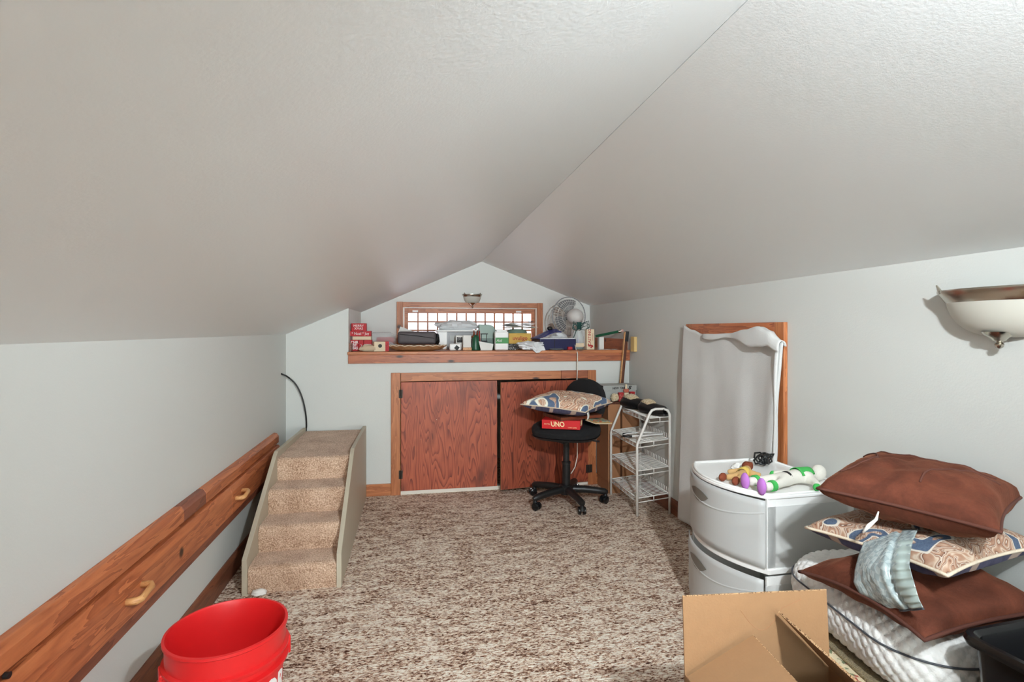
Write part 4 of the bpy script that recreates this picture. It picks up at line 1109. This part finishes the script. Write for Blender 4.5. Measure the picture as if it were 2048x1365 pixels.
front_text(t_, .1, '* Noel * Joy', .028, 0, hh * .5, 'print_white', squash=.9); z3 = z2 + hh + .0005
t_, wd, hh = bx('red_gift_box', 'topmost red gift box with white lettering', 'gift box', 702.5, 732, 647, 662, YS, .1, 'red_card', sit=z3, group='red gift boxes')
front_text(t_, .1, 'MERRY', .024, 0, hh * .66, 'print_white'); front_text(t_, .1, 'XMAS', .024, 0, hh * .3, 'print_white')
# tilted red and cream box
c = aty(760, 703, 4.02)
t_ = thing('red_cream_box', 'small tilted cream and red box with a dark round mark', 'box', (c.x, 4.06, ZA), math.radians(12)); 
MB().box(-.05, .03, -.04, .04, 0, .07).build('body', 'cream_card', t_, world=False); MB().box(.03, .056, -.041, .041, 0, .071).build('red_end', 'red_card', t_, world=False)
MB().tube([(-.008, -.0405, .04), (-.008, -.0412, .04)], .014, 14).build('dark_mark', 'print_black', t_, world=False)
c = aty(736, 699, 4.0)
tag(crumple((c.x, 4.025, ZA + .022), (.06, .022, .026), 4).build('crumpled_paper', plain('tan_tissue_paper', (206, 184, 156), .85), org=(c.x, 4.025, ZA), smooth=40), 'crumpled tan paper lying before the red gift boxes', 'paper')
# clear jar on its side with red contents
c = aty(768, 676, 4.35)
t_ = thing('clear_jar', 'clear plastic jar lying on its side with red contents', 'jar', (c.x, 4.35, ZA))
MB().lathe([(.001, -.09), (.05, -.09), (.055, -.08), (.055, .05), (.04, .07), (.035, .09), (.001, .09)], 28, m=Matrix.Rotation(PI / 2, 4, 'Y'), c=(c.x, 4.35, ZA + .085)).build('shell', 'clear', t_, smooth=40)
MB().obox((c.x + .01, 4.35, ZA + .075), (.13, .05, .05), 0).build('red_contents', 'red_card', t_, bevel=.004)
tag(crumple((c.x + .02, 4.27, ZA + .03), (.09, .03, .03), 8).build('clear_bag', 'baggie', org=(c.x + .02, 4.27, ZA), smooth=30), 'crumpled clear plastic bag before the jar with red contents', 'bag')
# wooden scalloped tray
c = aty(833, 700, 4.09)
t_ = thing('scalloped_tray', 'shallow wooden tray with a wavy cream rim at the ledge edge', 'tray', (c.x, 4.1, ZA))
tr = MB(); wv = lambda a: 1 + .0 * a
def trf(a, b_):
    th = a * 2 * PI
    prof_ = [(.02, .003), (.6, .003), (.8, .012), (1.0, .04)]
    s_ = b_ * 3; i = min(int(s_), 2); q = s_ - i
    r_ = prof_[i][0] * (1 - q) + prof_[i + 1][0] * q; z = prof_[i][1] * (1 - q) + prof_[i + 1][1] * q
    z += .004 * math.sin(th * 20) * (b_ ** 4)
    return Vector((c.x + .225 * r_ * math.cos(th), 4.1 + .1 * r_ * math.sin(th), ZA + z))
MB().grid(trf, 80, 9, wrap=True).build('dish', 'tray', t_, smooth=True, solid=.004)
MB().tube([trf(k / 80, 1.0) for k in range(80)], .0035, 6, closed=True).build('rim', 'cream_cord', t_, smooth=True)
# taupe roll bag
c = aty(834, 680, 4.16)
t_ = thing('taupe_roll_bag', 'dark taupe rounded case with black buckle end above the tray', 'case', (c.x, 4.16, ZA + .03))
MB().box(-.145, .145, -.04, .04, .018, .115).build('body', 'taupe', t_, world=False, bevel=.022, seg=4)
MB().tube([(-.13, -.0405, .095), (.0, -.0415, .082), (.13, -.0405, .062)], .0025, 6).build('zip', 'print_black', t_, world=False)
crumple((.15, -.005, .055), (.022, .03, .045), 6, 8).build('buckle_end', 'black_gloss', t_, world=False, smooth=30)
c = aty(812, 663, 4.3)
tag(MB().obox((c.x, 4.33, ZA + .13), (.12, .004, .07), .1, 0, .35).build('loose_paper', 'white_matte', org=(c.x, 4.33, ZA + .09)), 'loose white sheet of paper sticking up behind the taupe case', 'paper')
# grey and white appliance case
t_, wd, hh = bx('white_appliance', 'white tabletop case with a grey recessed front', 'case', 877, 961, 664, 704, 4.32, .3, 'grey_metal', bevel=.006)
MB().box(-wd / 2 - .012, wd / 2 + .005, -.165, .155, hh, hh + .014).build('lid', 'white', t_, world=False, bevel=.004)
MB().box(-wd / 2 - .008, -wd / 2 + .07, -.163, .155, 0, hh).build('end_cover', 'white', t_, world=False, bevel=.006)
MB().box(-wd / 2 + .09, wd / 2 - .03, -.154, -.15, .07, hh - .03).build('recess', 'silverbox', t_, world=False)
zz = ZA + hh + .014
c = aty(920, 652, 4.4)
tag(crumple((c.x - .03, 4.4, zz + .036), (.17, .09, .04), 21, 12, .35).build('plastic_bag', 'crumple', org=(c.x, 4.4, zz), smooth=25), 'crumpled white plastic bag on top of the white appliance case', 'bag')
t_, wd, hh = bx('white_cup', 'small white tin before the grey-fronted case', 'tin', 899, 922, 688, 704, 4.1, .06, 'white', bevel=.008)
MB().obox((.012, -.034, .02), (.03, .004, .03), 0, 0, .7).build('dark_tab', 'print_black', t_, world=False)
t_, wd, hh = bx('photo_card', 'small framed black and white photo behind the white tin', 'photo', 912, 926, 671.5, 704, 4.2, .012, 'white_matte', bevel=.001)
MB().box(-.02, .02, -.0075, -.0062, hh - .05, hh - .012).build('picture', 'speckle', t_, world=False); MB().box(-.02, .02, -.0077, -.0063, hh - .055, hh - .037).build('picture_dark_part', 'print_black', t_, world=False)  # second box is the dark lower part of the picture itself
t_, wd, hh = bx('white_card', 'blank white card on a small wooden stand', 'card', 926.5, 942, 671, 704, 4.1, .006, 'white_matte', bevel=.0005)
MB().box(-wd / 2 - .004, wd / 2 + .004, -.02, .02, 0, .022).build('stand', 'tan_wood', t_, world=False, bevel=.002)
c = aty(951, 703, 4.1)
t_ = thing('green_figurine', 'dark green figurine with two brown prongs', 'figurine', (c.x, 4.1, ZA))
MB().lathe([(.001, 0), (.036, 0), (.034, .01), (.028, .05), (.026, .1), (.016, .116), (.001, .118)], 20).build('robe', 'green_dark', t_, world=False, smooth=True)
for x in (-.01, .012): MB().tube([(x, 0, .11), (x * 1.1, 0, .13), (x * 1.3, 0, .152)], [.008, .007, .004], 8).build('prong', 'toy_brown', t_, world=False, smooth=True)
MB().tube([(-.03, 0, .1), (-.012, -.01, .11)], .008, 8).build('arm', 'toy_brown', t_, world=False, smooth=True)
tag(MB().tube([(c.x + .035, 4.1, ZA + .03), (c.x + .032, 4.1, ZA + .15)], .004, 8).build('red_candle', 'print_red', org=(c.x + .035, 4.1, ZA), smooth=True), 'thin red stick beside the green figurine', 'stick')
# sage tin with wagon print
a = aty(958.5, 649, 4.2); c_ = aty(991, 704, 4.2); wd = c_.x - a.x; hh = a.z - ZA
t_ = thing('sage_tin', 'tall sage green tin printed with a dark wagon', 'tin', ((a.x + c_.x) / 2, 4.24, ZA))
pl = [(-wd / 2, 0), (wd / 2, 0), (wd / 2, hh * .72)] + [(wd / 2 - .05 + .05 * math.cos(q), hh * .72 + hh * .26 * math.sin(q)) for q in [k * PI / 16 for k in range(1, 9)]] + [(-wd / 2, hh)]
MB().prism(pl, lambda a_, b_, d: (a_, d, b_), -.04, .04).build('body', 'green_tin', t_, world=False, bevel=.003)
wg = MB(); wg.box(-.05, .0, -.0412, -.0405, hh * .3, hh * .36); wg.box(-.05, -.044, -.0412, -.0405, hh * .3, hh * .62); wg.box(-.01, -.004, -.0412, -.0405, hh * .3, hh * .6)
wg.box(-.055, .004, -.0412, -.0405, hh * .6, hh * .64); wg.tube([(-.035, -.0405, hh * .22), (-.035, -.0412, hh * .22)], .018, 16); wg.tube([(.012, -.0405, hh * .2), (.012, -.0412, hh * .2)], .014, 16)
wg.build('wagon_print', 'print_black', t_, world=False)
MB().box(-wd / 2, wd / 2, -.0409, -.0403, 0, hh * .45).build('ground_print', plain('dark_sage_print', (62, 88, 76), .4), t_, world=False)
c = aty(973, 696, 4.06)
t_ = thing('white_note', 'white tilted note card at the ledge edge before the sage tin', 'card', (c.x, 4.07, ZA), .05)
MB().prism([(-.042, .0), (.045, 0), (.058, .048), (-.056, .07)], lambda a_, b_, d: (a_, d + b_ * .25, b_), -.001, .001).build('card', 'white_matte', t_, world=False)
# white bottle, green label
t_, wd, hh = bx('white_bottle', 'square white bottle with a green label band', 'bottle', 990, 1017, 664, 704, 4.08, .06, 'white', bevel=.008)
MB().box(-wd / 2 + .004, wd / 2 + .0005, -.0306, .0306, hh * .36, hh * .68).build('label_band', 'green_label', t_, world=False)
front_text(t_, .0616, 'Aid', .03, -wd * .2, hh * .52, 'print_white', shear=.2)
MB().box(-wd / 2 + .012, wd / 2 - .012, -.022, .022, hh, hh + .014).build('cap', 'white', t_, world=False, bevel=.003)
# yellow game box, speckled box, green bowl, papers
t_, wd, hh = bx('speckled_box', 'black and white speckled box under the yellow one', 'box', 1016, 1062, 688, 704, 4.2, .2, 'speckle')
zz = ZA + hh
t_, wd, hh = bx('yellow_box', 'yellow box with red lettering on the speckled box', 'box', 1018, 1062, 667, 688, 4.2, .2, 'yellow_box', sit=zz + .0005)
front_text(t_, .2, 'uvuligo', .045, 0, hh * .52, 'print_red', bold=.0006, squash=.95)
place_text(text_mb('......................', .012, .0004), (0, -.1005, hh * .9), (1, 0, 0), (0, 0, 1)).build('small_print', 'print_black', t_, world=False)
zz += hh + .001
c = aty(1034, 664, 4.3)
t_ = thing('green_bowl', 'dark green bowl upside down on the yellow box', 'bowl', (c.x, 4.31, zz))
MB().lathe([(.085, 0), (.083, .012), (.07, .028), (.04, .034), (.001, .034)], 28).build('bowl', 'green_tin', t_, world=False, smooth=True)
zz += .0345
random.seed(3)
for i, (lb, mm) in enumerate((('lowest folded sheet of the paper heap on the green bowl', 'cream_card'), ('bent white sheet low in the paper heap', 'white_matte'), ('creased grey sheet in the middle of the paper heap', 'silverbox'), ('curled white sheet high in the paper heap', 'white_matte'), ('topmost bent sheet of the paper heap', 'white_matte'))):
    x0 = c.x + .03 + random.uniform(-.02, .02); z0 = zz + .002 + .009 * i
    cv = random.uniform(.003, .005); ph_ = random.uniform(0, 3)
    o = MB().grid(lambda a_, b_: Vector((x0 + (a_ - .5) * (.27 - .015 * i), 4.32 + (b_ - .5) * .18, z0 + cv * math.sin(a_ * 5 + ph_ + b_ * 2) + .006)), 16, 6)
    tag(o.build('loose_sheet', mm, org=(x0, 4.32, z0), smooth=True, solid=.0015), lb, 'paper', 'heap of papers on the green bowl')
t_, wd, hh = bx('patterned_carton', 'tiny black and white patterned carton beside the white bottle', 'carton', 1017.5, 1033, 694.5, 704, 4.07, .04, 'speckle')
# navy case
c = aty(1112, 690, 4.15)
t_ = thing('navy_case', 'navy blue case with a pale top panel and a raised blue cloth flap', 'case', (c.x - .018, 4.15, ZA), math.radians(9))
MB().box(-.155, .155, -.085, .085, 0, .085).build('body', 'navy_vinyl', t_, world=False, bevel=.004)
MB().box(-.15, .15, -.08, .08, .085, .092).build('pale_top', 'crumple', t_, world=False, bevel=.002)
MB().box(-.035, -.03, -.0862, -.085, .0, .085).build('seam', 'black', t_, world=False)
def fl2(a_, b_):
    x = -.17 + .2 * a_; y = -.09 + .17 * b_
    return Vector((x, y, .088 + .075 * math.sin(a_ * PI * .55) ** 1.3 * (1 - .5 * abs(b_ - .6)) + .005 * noise.noise(Vector((a_ * 5, b_ * 5, 0)))))
MB().grid(fl2, 16, 12).build('cloth_flap', 'navy_cloth', t_, world=False, smooth=True, solid=.004)
MB().ball((-.035, .0, .168), (.024, .02, .018), 14).build('black_knob', 'black', t_, world=False, smooth=True)
c = aty(1116, 668, 4.33)
tag(crumple((c.x, 4.32, ZA + .075), (.085, .05, .06), 14, 10).build('paper_wad', 'crumple', org=(c.x, 4.32, ZA), smooth=30), 'crumpled white wrapping behind the navy case', 'wrapping')
c = aty(1062, 694, 4.0)
wb = crumple((c.x, 4.0, ZA + .034), (.105, .07, .036), 17, 14, .4)
for p in wb.v:
    if p.y > YF - .03: p.z = max(p.z, ZA + .003)
    else:
        p.z -= .5 * (YF - .03 - p.y) + .02 * (1 if p.x > c.x + .01 else 0)
tag(wb.build('white_plastic_bag', 'crumple', org=(c.x, 4.0, ZA), smooth=30), 'crumpled white plastic bag slumping over the ledge edge', 'bag')
c = aty(1140, 699, 4.06)
tag(MB().box(c.x - .018, c.x + .018, 4.05, 4.08, ZA, ZA + .024).build('red_cube', 'red_card', org=(c.x, 4.065, ZA), bevel=.003), 'small red block before the navy case', 'block')
c = aty(1113, 701, 4.04)
tag(MB().lathe([(.001, .012), (.045, .012), (.06, .006), (.045, .0), (.001, 0)], 24).build('silver_lid', 'grey_metal', org=(0, 0, 0), smooth=40), 'flat silver lid lying before the navy case', 'lid').location = (c.x, 4.045, ZA)

# ------------------------------------------------------------------ fan
fc = aty(1138, 633, 4.46)
fn = thing('desk_fan', 'white desk fan with grey blades seen from behind', 'fan', (fc.x, fc.y, ZA), math.radians(15))
hz_ = fc.z - ZA; R = .166
def grille(sgn):
    g = MB(); dep = .055
    pt = lambda r_, a: Vector((r_ * math.cos(a), sgn * dep * (1 - (r_ / R) ** 2.4), hz_ + r_ * math.sin(a)))
    for k in range(44):
        a = k / 44 * 2 * PI
        g.tube([pt(R * q, a) for q in (.3, .5, .7, .85, .95, 1.0)], .0011, 4)
    for q in (.3, .55, .78):
        g.tube([pt(R * q, k / 48 * 2 * PI) for k in range(48)], .0014, 5, closed=True)
    return g
grille(1).build('front_grille', 'wire_white', fn, world=False, smooth=True)
grille(-1).build('rear_grille', 'wire_white', fn, world=False, smooth=True)
MB().tube([(R * math.cos(k / 64 * 2 * PI), 0, hz_ + R * math.sin(k / 64 * 2 * PI)) for k in range(64)], .0045, 8, closed=True).build('grille_ring', 'grey_metal', fn, world=False, smooth=True)
MB().tube([(0, -.02, hz_), (0, .03, hz_)], .035, 20).build('blade_hub', 'fan_grey', fn, world=False, smooth=40)
for k in range(3):
    a0 = math.radians(100 + 120 * k)
    def bl(a_, b_):
        r_ = .03 + .115 * b_; wdt_ = (.45 + .42 * math.sin(b_ * PI * .75)); th = a0 + (a_ - .5) * 2 * wdt_ * .78
        return Vector((r_ * math.cos(th), .004 + .035 * (a_ - .5), hz_ + r_ * math.sin(th)))
    MB().grid(bl, 14, 8).build('blade', 'fan_grey', fn, world=False, smooth=True, solid=.002)
mo = MB().lathe([(.001, 0), (.04, .002), (.058, .012), (.066, .035), (.066, .07), (.055, .1), (.03, .118), (.001, .122)], 28, m=Matrix.Rotation(PI / 2, 4, 'X'), c=(0, -.045, hz_ - .005))
mo.build('motor_housing', 'fan_white', fn, world=False, smooth=50)
MB().tube([(0, -.09, hz_ - .06), (0, -.06, .03)], [.022, .02], 14).build('neck', 'fan_white', fn, world=False, smooth=50)
MB().lathe([(.001, 0), (.09, 0), (.092, .012), (.07, .028), (.03, .035), (.001, .036)], 28, c=(0, -.05, 0)).build('base', 'fan_white', fn, world=False, smooth=40)
# fan cord hanging over the ledge down to the floor
cpts = [aty(1150, 680, 4.22), aty(1150, 690, 4.1), aty(1152, 700, 3.99), aty(1155, 707, 3.935), aty(1155, 727, 3.935), aty(1154, 760, 3.935), aty(1154, 800, 3.87), aty(1155, 870, 3.835), aty(1154.5, 915, 3.825), aty(1150, 935, 3.815), aty(1142, 948, 3.8)]
for p in cpts[:3]: p.z = max(p.z, ZA + .006)
tag(MB().tube(cpts, .004, 6).build('fan_cord', 'offwhite', org=tuple(cpts[0]), smooth=True), 'cream fan cord hanging over the ledge down behind the office chair', 'cord')
# glass lantern with ribbon
c = aty(1161, 702, 4.1)
t_ = thing('glass_jar_lantern', 'glass jar with a lilac figure inside and a dark green bow on top', 'jar', (c.x, 4.17, ZA))
MB().lathe([(.001, .0), (.045, 0), (.048, .01), (.048, .1), (.038, .125), (.034, .14), (.036, .15)], 28).build('glass', 'clear', t_, world=False, smooth=40)
MB().lathe([(.001, .002), (.0465, .002), (.0465, .012), (.001, .012)], 24).build('green_base', 'green_dark', t_, world=False)
MB().lathe([(.012, .012), (.018, .02), (.008, .06), (.012, .075), (.004, .09), (.001, .092)], 14).build('lilac_figure', 'lilac', t_, world=False, smooth=True)
MB().box(-.035, .035, -.0495, -.0475, .02, .05).build('label', 'cream_card', t_, world=False)
MB().obox((.005, -.02, .19), (.04, .012, .06), .2, .2).build('bow_knot', 'teal', t_, world=False, bevel=.004)
rb = MB()
for k in range(9):
    a = k * .7; s_ = 1 if k % 2 else -.55
    rb.tube([(s_ * .01, -.02, .165), (s_ * (.03 + .01 * math.sin(k)), -.03, .2 + .02 * math.cos(k)), (s_ * (.075 + .012 * math.sin(k * 2)), -.02, .21 + .02 * math.sin(k * 1.7)), (s_ * (.085 + .01 * math.cos(k)), -.02, .17 + .012 * math.sin(k)), (s_ * .05, -.025, .155), (s_ * .01, -.02, .16)], .0026, 5)
rb.tube([(-.02, -.03, .16), (-.04, -.05, .12), (-.065, -.05, .07), (-.06, -.05, .04)], .003, 5)
rb.build('ribbon_loops', 'teal', t_, world=False, smooth=True)
t_, wd, hh = bx('cream_carton', 'narrow cream carton with red lettering up its side', 'carton', 1173.5, 1189, 659, 704, 4.07, .05, 'cream_card')
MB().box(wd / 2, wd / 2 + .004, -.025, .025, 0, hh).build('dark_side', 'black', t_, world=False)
front_text(t_, .05, 'CASTING', .032, -.008, hh * .6, 'print_red', vertical=True, bold=.0004)
front_text(t_, .05, 'company', .016, .016, hh * .62, 'print_red', vertical=True)
dk = MB()
for k in range(7): dk.ball((random.uniform(-.018, .02), -.0255, hh * .05 + random.uniform(0, .035)), (.007, .001, .007), 8)
dk.build('berry_print', 'print_red', t_, world=False)
# pencil-shaped tube
a_ = aty(1191, 673, 4.1); b_ = aty(1247, 661.5, 4.02)
t_ = thing('giant_pencil', 'oversized green pencil propped up beside the cream carton', 'pencil', tuple(a_))
d_ = (b_ - a_)
MB().tube([a_, a_ + d_ * .82], .0115, 6).build('shaft', 'green_dark', t_)
MB().tube([a_ + d_ * .82, a_ + d_ * .93], .012, 12).build('ferrule', 'nickel', t_, smooth=40)
MB().tube([a_ + d_ * .93, b_], [.0115, .009], 12).build('eraser', 'pink', t_, smooth=40)
c = aty(1196, 668, 4.15)
tag(MB().box(c.x, c.x + .04, 4.12, 4.16, ZA, ZA + .1).build('white_carton', 'white_matte', org=(c.x + .02, 4.14, ZA), bevel=.002), 'small white carton behind the oversized pencil', 'carton')
random.seed(5)
for i, u in enumerate((1202, 1215, 1230)):
    c = aty(u, 701, 4.03)
    tag(MB().obox((c.x, 4.04, ZA + .002), (.05, .03, .002), .4 * i).build('paper_scrap', 'white_matte', org=(c.x, 4.04, ZA)), ['flat white paper scrap lying against the white carton on the ledge', 'white paper scrap turned askew between two other scraps', 'white paper scrap lying beside the dark leaning stick'][i], 'scrap', 'paper scraps on the ledge')
